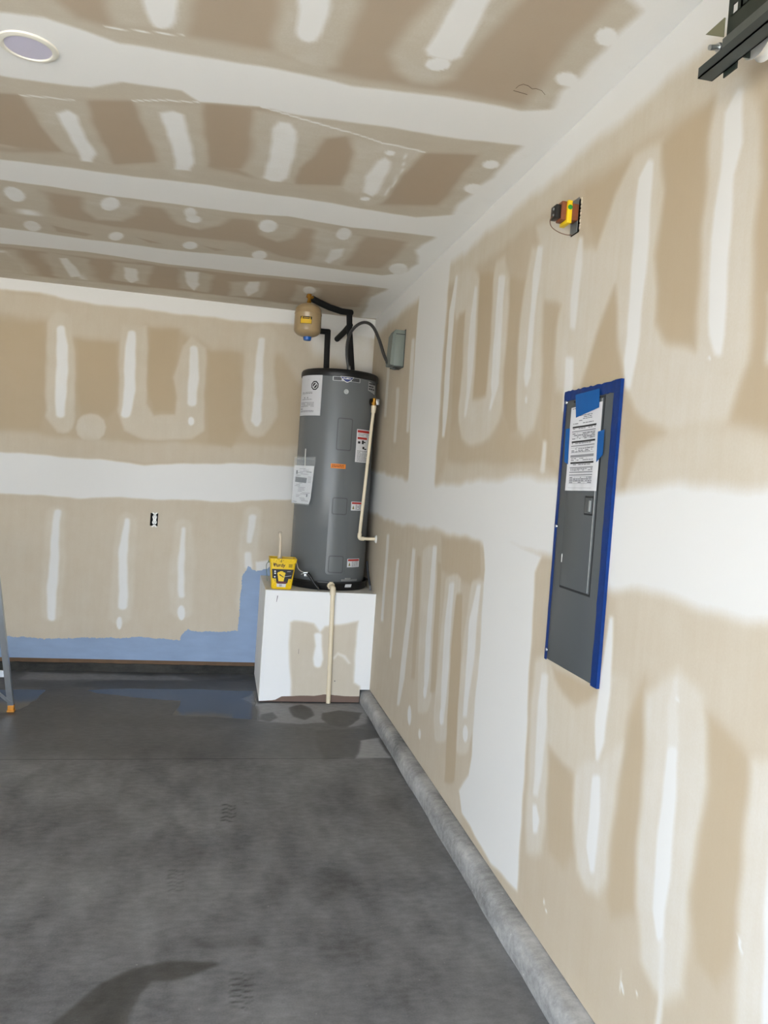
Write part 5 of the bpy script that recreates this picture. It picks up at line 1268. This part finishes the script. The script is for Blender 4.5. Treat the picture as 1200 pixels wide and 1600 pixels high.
text_on(bm, 'Purdy', lambda a, b: gt(0.34 + a / 0.15, 0.167 + b), 0.078, 0.08)
slab_poly(bm, [gt(0.05, 0.168), gt(0.12, 0.160), gt(0.08, 0.176), gt(0.05, 0.190)], (0, -1, 0), 0.0006)
obj('lettering', bm, mat('dark maroon print', (58, 24, 20), 0.5), pail, sm=False)
bm = B()
for v in (0.158, 0.166, 0.174):
    quad(bm, [gt(0.76, v), gt(0.93, v), gt(0.93, v + 0.004), gt(0.76, v + 0.004)])
quad(bm, [gt(0.40, 0.190), gt(0.43, 0.190), gt(0.43, 0.209), gt(0.40, 0.209)])
obj('small_print', bm, mat('olive dark print', (70, 62, 20), 0.5), pail, sm=False)
rr = random.Random(5); bm = B()
for i in range(26):
    u, v = rr.uniform(0, 1), rr.choice([rr.uniform(0.008, 0.07), rr.uniform(0.19, 0.21)])
    if 0.15 < u < 0.82 and v < 0.075:
        u = rr.choice([rr.uniform(0, 0.14), rr.uniform(0.84, 1)])
    a, s = rr.uniform(0, pi), rr.uniform(0.002, 0.008)
    gg = pf(0.0011 if v < 0.18 else 0.0062)
    quad(bm, [gg(u, v), gg(u + 0.02, v + 0.001), gg(u + 0.02 + s * math.cos(a) * 6, v + s), gg(u + s * math.cos(a) * 6, v + s)])
obj('paint_spatter', bm, mat('brown spatter', (96, 66, 16), 0.6), pail, sm=False)
bm = B()
tube(bm, resample([(PBX - 0.097, PBY, BZ + 0.185), (PBX - 0.112, PBY - 0.03, BZ + 0.16), (PBX - 0.106, PBY - 0.055, BZ + 0.10), (PBX - 0.100, PBY - 0.058, BZ + 0.055)], 6), 0.002, 8)
disc(bm, (PBX - 0.100, PBY, BZ + 0.185), (1, 0, 0), 0.008, 0.012, 12)
obj('bail_wire', bm, mat('greenish wire', (110, 130, 108), 0.4, 0.6), pail)
bm = B()
disc(bm, (PBX + 0.088, PBY, BZ + 0.185), (1, 0, 0), 0.008, 0.012, 12)
tube(bm, resample([(PBX + 0.098, PBY, BZ + 0.185), (PBX + 0.108, PBY - 0.02, BZ + 0.15), (PBX + 0.130, PBY - 0.03, BZ + 0.130), (PBX + 0.155, PBY - 0.035, BZ + 0.124)], 6), 0.0028, 8)
obj('bail_wire', bm, mat('pale wire', (190, 186, 176), 0.4, 0.3), pail)

br_ = thing('paint_brush', 'paint brush with a pale wooden handle standing in the yellow pail', 'brush', (0.430, 5.50, BZ + 0.013))
path = [(0.434, 5.50, BZ + 0.20), (0.434, 5.50, BZ + 0.225), (0.4345, 5.50, BZ + 0.255), (0.4325, 5.50, BZ + 0.30), (0.431, 5.50, BZ + 0.335), (0.428, 5.50, BZ + 0.365), (0.426, 5.50, BZ + 0.382)]
obj('handle', tube(B(), path, 0.01, 14, True, [0.018, 0.014, 0.009, 0.0105, 0.0115, 0.011, 0.008]), mat('pale wood', (200, 186, 164), 0.5, var=0.12), br_)
obj('ferrule', box(B(), 0.408, 0.460, 5.488, 5.512, BZ + 0.135, BZ + 0.205, 0.004), M_STEEL, br_)
obj('bristles', box(B(), 0.411, 0.457, 5.490, 5.510, BZ + 0.018, BZ + 0.138, 0.003), mat('bristles', (70, 58, 44), 0.8), br_)
obj('hang_ring', tube(B(), [(0.426 + 0.012 * math.cos(a), 5.50, BZ + 0.388 + 0.008 * math.sin(a)) for a in [2 * pi * k / 16 for k in range(17)]], 0.0025, 8, False), mat('pale wood ring', (176, 162, 142), 0.5), br_)

ck = thing('cord_end', 'short black cord end with a metal clip lying over the pan rim', 'cord', (0.66, 5.44, BZ))
obj('cord', tube(B(), resample([(0.628, 5.452, 0.892), (0.652, 5.448, 0.868), (0.678, 5.442, 0.828), (0.716, 5.434, 0.784)], 5), 0.01, 12, True, [0.013 - 0.0006 * (i % 3) - 0.00028 * i for i in range(16)]), M_BLACK, ck)
bm = B(); tube(bm, [(0.600, 5.455, 0.893), (0.632, 5.448, 0.897)], 0.008, 10); box(bm, 0.606, 0.626, 5.440, 5.452, 0.868, 0.888, 0.003)
obj('clip', bm, M_STEEL, ck)
bm = B(); tube(bm, [(0.585, 5.455, 0.882), (0.604, 5.455, 0.890)], 0.003, 8)
obj('clip_wire', bm, M_STEEL, ck)

cbl = thing('cable_end', 'black cable with a bare grey tip hanging in the corner behind the pan', 'cable', (1.098, 5.56, BZ))
obj('cable', tube(B(), resample([(1.066, 5.56, 0.985), (1.074, 5.556, 0.92), (1.086, 5.554, 0.86), (1.098, 5.552, 0.812)], 5), 0.008, 10), mat('cable black', (24, 26, 32), 0.6), cbl)
obj('cable_tip', tube(B(), [(1.098, 5.552, 0.814), (1.103, 5.550, 0.778)], 0.006, 8), mat('cable grey', (96, 100, 108), 0.6), cbl)

# ------------------------------------------------------------------ outlet on the back wall
out = thing('wall_outlet', 'uncovered white duplex outlet in a dark cutout in the back wall', 'outlet', (-0.469, Y_B, 1.106))
bm = B()
box(bm, -0.4975, -0.4405, Y_B + 0.03, Y_B + 0.034, 1.108, 1.208)
for a in ((-0.4995, -0.4965), (-0.4415, -0.4385)):
    box(bm, a[0], a[1], Y_B, Y_B + 0.034, 1.106, 1.210)
box(bm, -0.4995, -0.4385, Y_B, Y_B + 0.034, 1.106, 1.109); box(bm, -0.4995, -0.4385, Y_B, Y_B + 0.034, 1.207, 1.210)
obj('wall_box', bm, mat('box blue black', (14, 14, 15), 0.8), out, sm=False)
for zc in (1.139, 1.178):
    bm = B()
    pts = [(-0.469 + 0.0165 * math.cos(a), Y_B - 0.003, zc + min(0.0135, max(-0.0135, 0.0165 * math.sin(a)))) for a in [2 * pi * k / 24 for k in range(24)]]
    slab_poly(bm, pts, (0, 1, 0), 0.02)
    fc = obj('receptacle', bm, M_WHITEP, out, sm=False)
    bm = B()
    for dx in (-0.0065, 0.0065):
        box(bm, -0.469 + dx - 0.0013, -0.469 + dx + 0.0013, Y_B - 0.0038, Y_B - 0.002, zc - 0.001, zc + 0.008)
    disc(bm, (-0.469, Y_B - 0.002, zc - 0.007), (0, -1, 0), 0.0028, 0.0018, 10)
    obj('slots', bm, M_INK, fc, sm=False)
bm = B()
box(bm, -0.481, -0.457, Y_B + 0.002, Y_B + 0.006, 1.128, 1.190)
obj('strap_plate', bm, M_WHITEP, out, sm=False)
for s, zc in ((1, 1.195), (-1, 1.121)):
    bm = B()
    slab_poly(bm, [(-0.476, Y_B - 0.001, zc), (-0.462, Y_B - 0.001, zc), (-0.447, Y_B - 0.001, zc + s * 0.017), (-0.459, Y_B - 0.001, zc + s * 0.019), (-0.469, Y_B - 0.001, zc + s * 0.010), (-0.479, Y_B - 0.001, zc + s * 0.019), (-0.491, Y_B - 0.001, zc + s * 0.017)], (0, 1, 0), 0.004)
    obj('plaster_ear', bm, M_WHITEP, out, sm=False)

# ------------------------------------------------------------------ recessed ceiling light
LX, LY = -0.662, 2.676
cl = thing('ceiling_light', 'round white recessed ceiling light, switched off', 'ceiling light', (LX, LY, Z_C))
obj('trim_ring', lathe(B(), [(0.068, Z_C - 0.004), (0.071, Z_C - 0.009), (0.077, Z_C - 0.010), (0.087, Z_C - 0.006), (0.090, Z_C + 0.001), (0.068, Z_C + 0.001)], LX, LY, 56, False), mat('warm white trim', (232, 228, 216), 0.45, var=0.02), cl)
obj('lens', lathe(B(), [(0.070, Z_C - 0.003), (0.068, Z_C - 0.0055), (0.04, Z_C - 0.0065), (0.001, Z_C - 0.007)], LX, LY, 48, False), mat('frosted lens', (206, 202, 222), 0.35, var=0.02), cl, label='frosted lavender lens')
obj('housing', lathe(B(), [(0.060, Z_C + 0.05), (0.064, Z_C + 0.048), (0.064, Z_C - 0.002)], LX, LY, 40), M_WHITEP, cl)

# ------------------------------------------------------------------ breaker panel on the right wall
PY0, PY1, PZ0, PZ1 = 2.0893, 2.4638, 1.0121, 1.9039
ep = thing('breaker_panel', 'tall dark grey breaker panel edged with blue tape on the right wall', 'electrical panel', (X_R, (PY0 + PY1) / 2, PZ0))
M_EP = mat('panel grey', (84, 88, 90), 0.38, 0.0, 0.03, 8)
M_EPD = mat('panel seam', (38, 40, 42), 0.6)
XP = X_R - 0.0105
obj('cover', box(B(), XP, X_R - 0.0015, PY0 + 0.002, PY1 - 0.002, PZ0, PZ1 - 0.002, 0.002), M_EP, ep)
dr = obj('door_seam', box(B(), XP - 0.0008, XP + 0.002, 2.176, 2.392, 1.262, 1.868), M_EPD, ep, sm=False)
do = obj('door', box(B(), XP - 0.0030, XP + 0.002, 2.1835, 2.3875, 1.2695, 1.862, 0.0012), M_EP, ep)
obj('door_edge', box(B(), XP - 0.0042, XP + 0.001, 2.188, 2.1915, 1.272, 1.860), mat('edge highlight', (170, 172, 172), 0.3, 0.4), do, sm=False)  # bright strip paints the highlight along the door's near edge
obj('latch_frame', box(B(), XP - 0.0042, XP + 0.001, 2.193, 2.252, 1.506, 1.566, 0.002), M_EPD, do)
obj('latch', box(B(), XP - 0.0062, XP + 0.001, 2.199, 2.246, 1.512, 1.560, 0.002), M_EP, do)
obj('latch_pull', box(B(), XP - 0.0085, XP + 0.001, 2.205, 2.216, 1.518, 1.552, 0.001), mat('latch edge', (150, 154, 154), 0.35, 0.3), do)
for y, z in ((2.449, 1.869), (2.452, 1.458), (2.452, 1.042)):
    bm = B(); disc(bm, (XP + 0.001, y, z), (-1, 0, 0), 0.007, 0.004, 14, 0.005)
    obj('screw', bm, M_STEEL, ep)
obj('chip_mark', box(B(), XP - 0.0038, XP, 2.3835, 2.3865, 1.345, 1.372), M_WHITEP, ep, sm=False)
M_TAPE = mat('navy masking tape', (0, 46, 112), 0.45, var=0.3, scale=40, bump=0.3)
M_TAPE2 = mat('blue masking tape', (14, 88, 156), 0.6, var=0.08, scale=40)
def tape(name, y0, y1, z0, z1, x, m, parent, seed, along='z', t=0.0008, wob=0.002):
    """a strip with slightly uneven edges and wrinkles"""
    rr = random.Random(seed); bm = B(); n = 26; cols = []
    for i in range(n + 1):
        k = i / n
        a, b2 = rr.uniform(-wob, wob), rr.uniform(-wob, wob)
        w = rr.uniform(0, 0.0012)
        if along == 'z':
            zz = z0 + (z1 - z0) * k
            cols.append([bm.verts.new((x - t - w * j, yy, zz)) for j, yy in ((0, y0 + a), (1, (y0 + y1) / 2), (0, y1 + b2))])
        else:
            yy = y0 + (y1 - y0) * k
            cols.append([bm.verts.new((x - t - w * j, yy, zz)) for j, zz in ((0, z0 + a), (1, (z0 + z1) / 2), (0, z1 + b2))])
    for a, b2 in zip(cols, cols[1:]):
        for k in range(2):
            bm.faces.new((a[k], a[k + 1], b2[k + 1], b2[k]))
    bmesh.ops.recalc_face_normals(bm, faces=bm.faces)
    bmesh.ops.solidify(bm, geom=list(bm.faces), thickness=0.0006)
    return obj(name, bm, m, parent)
tape('tape_strip', PY0 - 0.001, PY0 + 0.036, PZ0 - 0.004, PZ1 + 0.004, XP, M_TAPE, ep, 1)
tape('tape_strip', PY1 - 0.018, PY1 + 0.001, PZ0 - 0.003, PZ1, XP, M_TAPE, ep, 2, wob=0.0012)
tape('tape_strip', PY0, PY1, PZ1 - 0.032, PZ1 + 0.001, XP - 0.0008, M_TAPE, ep, 3, along='y')
# tape folded over the edges of the cover
obj('tape_strip', box(B(), XP - 0.0012, X_R - 0.002, PY0 - 0.0016, PY0 - 0.0004, PZ0 - 0.004, PZ1 + 0.004), M_TAPE, ep, sm=False)

sheet = thing('permit_sheet', 'printed form taped with blue tape to the breaker panel', 'paper', (XP - 0.005, 2.29, 1.575))
XS = XP - 0.0048
def sheet_pt(off):
    """u 0..1 left to right as read (towards the door), v 0..1 top to bottom"""
    def g(u, v):
        y = 2.397 - 0.216 * u - 0.004 * v
        z = 1.846 - 0.268 * v + 0.004 * u
        x = XS - 0.0012 * math.sin(u * 7 + v * 3) - 0.010 * max(0, v - 0.72) ** 1.2 * (1 + 0.6 * math.sin(u * 22)) - off
        return Vector((x, y, z))
    return g
g = sheet_pt(0.0)
bm = B(); N, K2 = 24, 30
vv = [[bm.verts.new(g(i / N, j / K2)) for j in range(K2 + 1)] for i in range(N + 1)]
for i in range(N):
    for j in range(K2):
        bm.faces.new((vv[i][j], vv[i + 1][j], vv[i + 1][j + 1], vv[i][j + 1]))
sh = obj('sheet', bm, M_PAPER, sheet)
g = sheet_pt(0.0007)
def strip(bm, u0, u1, v0, v1, n=10):
    for i in range(n):
        a, b2 = u0 + (u1 - u0) * i / n, u0 + (u1 - u0) * (i + 1) / n
        quad(bm, [g(a, v0), g(b2, v0), g(b2, v1), g(a, v1)])
bm = B()
for v in (0.235, 0.410, 0.660):
    strip(bm, 0.11, 0.86, v, v + 0.021)
obj('black_bar', bm, M_INK, sh, sm=False)
bm = B()
for v in (0.290, 0.462, 0.720, 0.775, 0.808):
    strip(bm, 0.10, 0.85, v, v + 0.013)
strip(bm, 0.10, 0.85, 0.575, 0.605)
for v in (0.315, 0.335, 0.355, 0.375, 0.49, 0.55, 0.835, 0.855, 0.875, 0.895, 0.915):
    strip(bm, 0.10, 0.85, v, v + 0.003)
for u in (0.27, 0.62):
    for v0, v1 in ((0.31, 0.39), (0.48, 0.55), (0.61, 0.65), (0.83, 0.915)):
        strip(bm, u, u + 0.006, v0, v1, 1)
strip(bm, 0.10, 0.85, 0.965, 0.968)
obj('form_lines', bm, mat('form grey', (140, 140, 144), 0.7), sh, sm=False)
rr = random.Random(21); bm = B()
for v in [0.015, 0.11, 0.13, 0.15, 0.168, 0.20, 0.262, 0.32, 0.34, 0.36, 0.38, 0.436, 0.50, 0.52, 0.535, 0.615, 0.635, 0.688, 0.74, 0.755, 0.84, 0.86, 0.88, 0.90]:
    u = 0.12 if v > 0.05 else 0.06
    end = 0.84 if v > 0.05 else 0.3
    if 0.1 < v < 0.18:
        u, end = 0.3, 0.7
    while u < end:
        w = rr.uniform(0.03, 0.12)
        if rr.random() < 0.72:
            strip(bm, u, min(end, u + w), v, v + 0.008, 1)
        u += w + 0.015
obj('form_text', bm, mat('text grey', (86, 86, 92), 0.7), sh, sm=False)
for nm, pts in (('tape_piece', [(2.368, 1.886), (2.205, 1.890), (2.199, 1.833), (2.353, 1.812)]), ('tape_piece', [(2.424, 1.779), (2.392, 1.780), (2.386, 1.663), (2.415, 1.672)]), ('tape_piece', [(2.194, 1.760), (2.154, 1.764), (2.152, 1.690), (2.189, 1.668)])):
    bm = B(); slab_poly(bm, [(XS - 0.0022, y, z) for y, z in pts], (-1, 0, 0), 0.0006)
    obj(nm, bm, M_TAPE2, sheet, sm=False)

# ------------------------------------------------------------------ doorbell transformer on a box in the right wall
tr_ = thing('transformer', 'small yellow and brown transformer on a metal box high on the right wall', 'transformer', (1.08, 2.505, 2.44))
bm = B()
box(bm, X_R + 0.03, X_R + 0.033, 2.476, 2.542, 2.438, 2.552); box(bm, X_R, X_R + 0.03, 2.474, 2.478, 2.438, 2.552); box(bm, X_R, X_R + 0.03, 2.540, 2.543, 2.438, 2.552)
box(bm, X_R, X_R + 0.03, 2.476, 2.542, 2.437, 2.440); box(bm, X_R, X_R + 0.03, 2.476, 2.542, 2.550, 2.553)
obj('wall_box', bm, mat('box black', (18, 17, 16), 0.8), tr_, sm=False)
M_ZD = mat('dull zinc', (128, 134, 138), 0.4, 0.7, 0.2)
obj('mounting_plate', box(B(), X_R - 0.006, X_R - 0.003, 2.487, 2.541, 2.441, 2.556, 0.001), M_ZD, tr_)
M_COIL = mat('copper brown winding', (128, 72, 42), 0.5, var=0.25, scale=80)
obj('winding', box(B(), 1.082, 1.1085, 2.482, 2.528, 2.476, 2.530, 0.003), M_COIL, tr_)
yc = obj('core', box(B(), 1.066, 1.082, 2.474, 2.534, 2.462, 2.536, 0.0015), mat('yellow core', (232, 196, 16), 0.45), tr_, label='yellow core')
obj('winding', box(B(), 1.048, 1.066, 2.482, 2.528, 2.472, 2.534, 0.003), M_COIL, tr_)
bm = B(); disc(bm, (1.074, 2.4745, 2.513), (0, -1, 0), 0.008, 0.0015, 16)
obj('green_dot', bm, mat('green dot', (34, 128, 44), 0.5), yc)
obj('terminal_block', box(B(), 1.030, 1.048, 2.486, 2.530, 2.478, 2.522, 0.002), M_BLACK, tr_)
for z in (2.490, 2.510):
    bm = B(); disc(bm, (1.0305, 2.505, z), (-1, 0, 0), 0.0045, 0.003, 10)
    obj('terminal_screw', bm, M_STEEL, tr_)
bm = B(); tube(bm, resample([(1.030, 2.505, 2.490), (1.018, 2.502, 2.470), (1.024, 2.498, 2.448), (1.048, 2.495, 2.434), (1.075, 2.493, 2.428), (1.095, 2.493, 2.430)], 8), 0.0014, 6)
obj('lead_wire', bm, mat('copper wire', (112, 80, 62), 0.5), tr_)
# torn plaster along the cutout
bm = B()
rr = random.Random(2)
for i in range(9):
    z = 2.446 + i * 0.012
    box(bm, X_R - 0.0025, X_R + 0.003, 2.470 + rr.uniform(-0.001, 0.003), 2.479, z, z + rr.uniform(0.005, 0.011), 0.001)
obj('torn_edge', bm, mat('torn paper', (206, 196, 176), 0.9), tr_)

# ------------------------------------------------------------------ garage door track end and hanger
M_TRK = mat('galvanised track', (74, 82, 82), 0.42, 0.55, 0.2, 20)
M_ANG = mat('green grey angle iron', (58, 66, 60), 0.5, 0.45, 0.25, 25)
tk = thing('door_track', 'end of a dark metal overhead door track hung near the right wall', 'door track', (0.965, 0.3, 2.45))
TY0 = -0.75
bm = B(); box(bm, 0.948, 0.982, TY0, 1.566, 2.4745, 2.4775); box(bm, 0.948, 0.951, TY0, 1.566, 2.4745, 2.497); box(bm, 0.979, 0.982, TY0, 1.566, 2.4745, 2.497)
obj('track_lip', bm, M_TRK, tk, sm=False)
obj('track_web', box(B(), 0.966, 0.980, TY0, 1.514, 2.496, 2.534), mat('galvanised web', (104, 110, 108), 0.4, 0.5, 0.25, 20), tk, sm=False)
bm = B(); box(bm, 0.976, 0.980, 0.10, 1.514, 2.534, 2.580); box(bm, 0.976, 1.012, 0.10, 1.514, 2.577, 2.580)
obj('top_angle', bm, M_ANG, tk, sm=False)
bm = B(); slab_poly(bm, [(0.966, 1.514, 2.538), (0.966, 1.580, 2.578), (0.966, 1.514, 2.578)], (1, 0, 0), 0.003)
obj('gusset', bm, mat('olive steel', (128, 128, 104), 0.5, 0.3), tk, sm=False)
bm = B()
# perforated hanger: two side strips joined by rungs leave slotted holes
y0, y1, xh = 1.486, 1.530, 0.9845
box(bm, xh, xh + 0.003, y0, y0 + 0.013, 2.465, Z_C); box(bm, xh, xh + 0.003, y1 - 0.013, y1, 2.465, Z_C)
z = 2.465
while z < Z_C - 0.01:
    box(bm, xh, xh + 0.003, y0 + 0.012, y1 - 0.012, z, z + 0.014)
    z += 0.036
box(bm, xh, xh + 0.030, y0, y0 + 0.003, 2.49, Z_C)
obj('hanger', bm, M_ANG, tk, sm=False)
obj('hanger_foot', box(B(), 0.95, 1.03, 1.47, 1.54, Z_C - 0.006, Z_C - 0.002), M_ANG, tk, sm=False)
bm = B(); ax = Vector((-0.043, -0.010, -0.012)); disc(bm, (0.985, 1.530, 2.528), ax, 0.0055, 0.046, 14); disc(bm, Vector((0.985, 1.530, 2.528)) + ax * 0.35, ax, 0.0095, 0.008, 6)
obj('bolt', bm, M_STEEL, tk, label='shiny steel bolt')
pu = thing('cable_pulley', 'white round pulley hung behind the dark overhead track', 'pulley', (1.035, 1.47, 2.46))
bm = B()
for k in range(1):
    r_ = 0.040
    prof = [(-0.014, 0.040), (-0.014, 0.052), (-0.004, 0.045), (0.004, 0.045), (0.014, 0.052), (0.014, 0.040)]
    n = 32; rings = []
    for dx, rad in [(-0.014, 0.008)] + prof + [(0.014, 0.008)]:
        rings.append([bm.verts.new((1.035 + dx, 1.478 + rad * math.cos(2 * pi * i / n), 2.540 + rad * math.sin(2 * pi * i / n))) for i in range(n)])
    for a, b_ in zip(rings, rings[1:]):
        for i in range(n):
            bm.faces.new((a[i], a[(i + 1) % n], b_[(i + 1) % n], b_[i]))
    bm.faces.new(rings[0]); bm.faces.new(rings[-1][::-1])
obj('wheel', bm, M_WHITEP, pu)
bm = B(); disc(bm, (1.055, 1.478, 2.540), (-1, 0, 0), 0.007, 0.075, 12); disc(bm, (1.019, 1.478, 2.540), (-1, 0, 0), 0.014, 0.004, 16)
obj('axle', bm, M_ANG, pu)
obj('fork', box(B(), 0.9885, 1.010, 1.462, 1.494, 2.528, 2.552), M_ANG, pu, sm=False)

# ------------------------------------------------------------------ aluminium step ladder at the left edge
ld = thing('step_ladder', 'silver aluminium step ladder with orange feet at the left edge', 'ladder', (-1.42, 4.70, 0.0))
M_ALU = mat('aluminium', (186, 190, 194), 0.3, 0.85, 0.08)
M_FOOT = mat('orange rubber', (196, 128, 34), 0.6, var=0.3)
def bar(bm, a, b2, w, d):
    """rectangular bar w wide (x), d deep (y) between two points"""
    a, b2 = Vector(a), Vector(b2)
    t = (b2 - a).normalized()
    sx = (Vector((1, 0, 0)) - t * t.x).normalized() if abs(t.x) < 0.9 else (Vector((0, 0, 1)) - t * t.z).normalized()
    sy = t.cross(sx)
    r0 = [bm.verts.new(a + sx * w / 2 * i + sy * d / 2 * j) for i, j in ((-1, -1), (1, -1), (1, 1), (-1, 1))]
    r1 = [bm.verts.new(b2 + sx * w / 2 * i + sy * d / 2 * j) for i, j in ((-1, -1), (1, -1), (1, 1), (-1, 1))]
    bm.faces.new(r0[::-1]); bm.faces.new(r1)
    for k in range(4):
        bm.faces.new((r0[k], r0[(k + 1) % 4], r1[(k + 1) % 4], r1[k]))
    return bm
top_z = 1.74
legs = {'rr': ((-1.172, 5.125, 0.03), (-1.335, 4.77, top_z)), 'rl': ((-1.70, 5.125, 0.03), (-1.54, 4.77, top_z)), 'fr': ((-1.20, 4.22, 0.03), (-1.33, 4.69, top_z)), 'fl': ((-1.67, 4.22, 0.03), (-1.545, 4.69, top_z))}
for k in legs:
    a, b_ = legs[k]
    obj('leg', bar(B(), a, b_, 0.034 if k[0] == 'r' else 0.026, 0.026 if k[0] == 'r' else 0.07), M_ALU, ld, sm=False)
    bm = B()
    box(bm, a[0] - 0.020, a[0] + 0.022, a[1] - 0.022, a[1] + 0.022, 0.0, 0.012, 0.003); box(bm, a[0] - 0.018, a[0] + 0.018, a[1] - 0.016, a[1] + 0.016, 0.010, 0.045, 0.004)
    obj('foot', bm, M_FOOT, ld)
def at(k, z):
    a, b_ = Vector(legs[k][0]), Vector(legs[k][1])
    return a + (b_ - a) * ((z - a.z) / (b_.z - a.z))
for z in (0.245, 0.80, 1.35):
    obj('rear_brace', bar(B(), at('rl', z), at('rr', z), 0.040, 0.012), M_ALU, ld, sm=False)
for k, s in (('rr', -1), ('rl', 1)):
    p = at(k, 0.06); q = at(k, 0.235)
    obj('diagonal_brace', bar(B(), p + Vector((0, -0.012, 0)), (p.x + s * 0.19, q.y - 0.012, 0.235), 0.018, 0.006), M_ALU, ld, sm=False)
for i in range(5):
    z = 0.28 + i * 0.29
    a, b_ = at('fl', z), at('fr', z)
    obj('step', box(B(), a.x, b_.x, a.y - 0.045, a.y + 0.045, z - 0.012, z + 0.012, 0.003), M_ALU, ld)
obj('top_cap', box(B(), -1.57, -1.305, 4.64, 4.82, top_z - 0.01, top_z + 0.035, 0.01), mat('orange plastic', (206, 110, 30), 0.5), ld)

# ------------------------------------------------------------------ small marks
bm = B()
pts = [(0.831, 2.427), (0.858, 2.435), (0.881, 2.435), (0.872, 2.418), (0.885, 2.391)]
tube(bm, [(x, y, Z_C - 0.0010) for x, y in [(0.831, 2.427), (0.858, 2.432), (0.881, 2.436)]], 0.0007, 5)
tube(bm, [(x, y, Z_C - 0.0010) for x, y in [(0.833, 2.412), (0.836, 2.392), (0.846, 2.380), (0.864, 2.384), (0.882, 2.398), (0.893, 2.392), (0.915, 2.398), (0.934, 2.418)]], 0.0007, 5)
pm = obj('pencil_scribble', bm, mat('pencil brown', (104, 84, 66), 0.8), CEIL)

for m in (M_TAPE, M_TAPE2, M_GREY, M_EP):
    m.node_tree.nodes['Principled BSDF'].inputs['Specular IOR Level'].default_value = 0.28
PRINT = ('fine_print', 'small_print', 'label_print', 'envelope_print', 'tag_print', 'tag_block', 'plate_print', 'sticker_print', 'form_lines', 'form_text', 'paint_spatter', 'pencil_mark', 'pictogram', 'label_spots', 'sticker_black', 'lettering', 'sticker_word', 'slots', 'torn_edge', 'black_bar', 'badge_field', 'label_pail_picture', 'pencil_scribble')
for o in bpy.data.objects:
    if o.parent is not None and o.name.split('.')[0] in PRINT:
        o['kind'] = 'stuff'
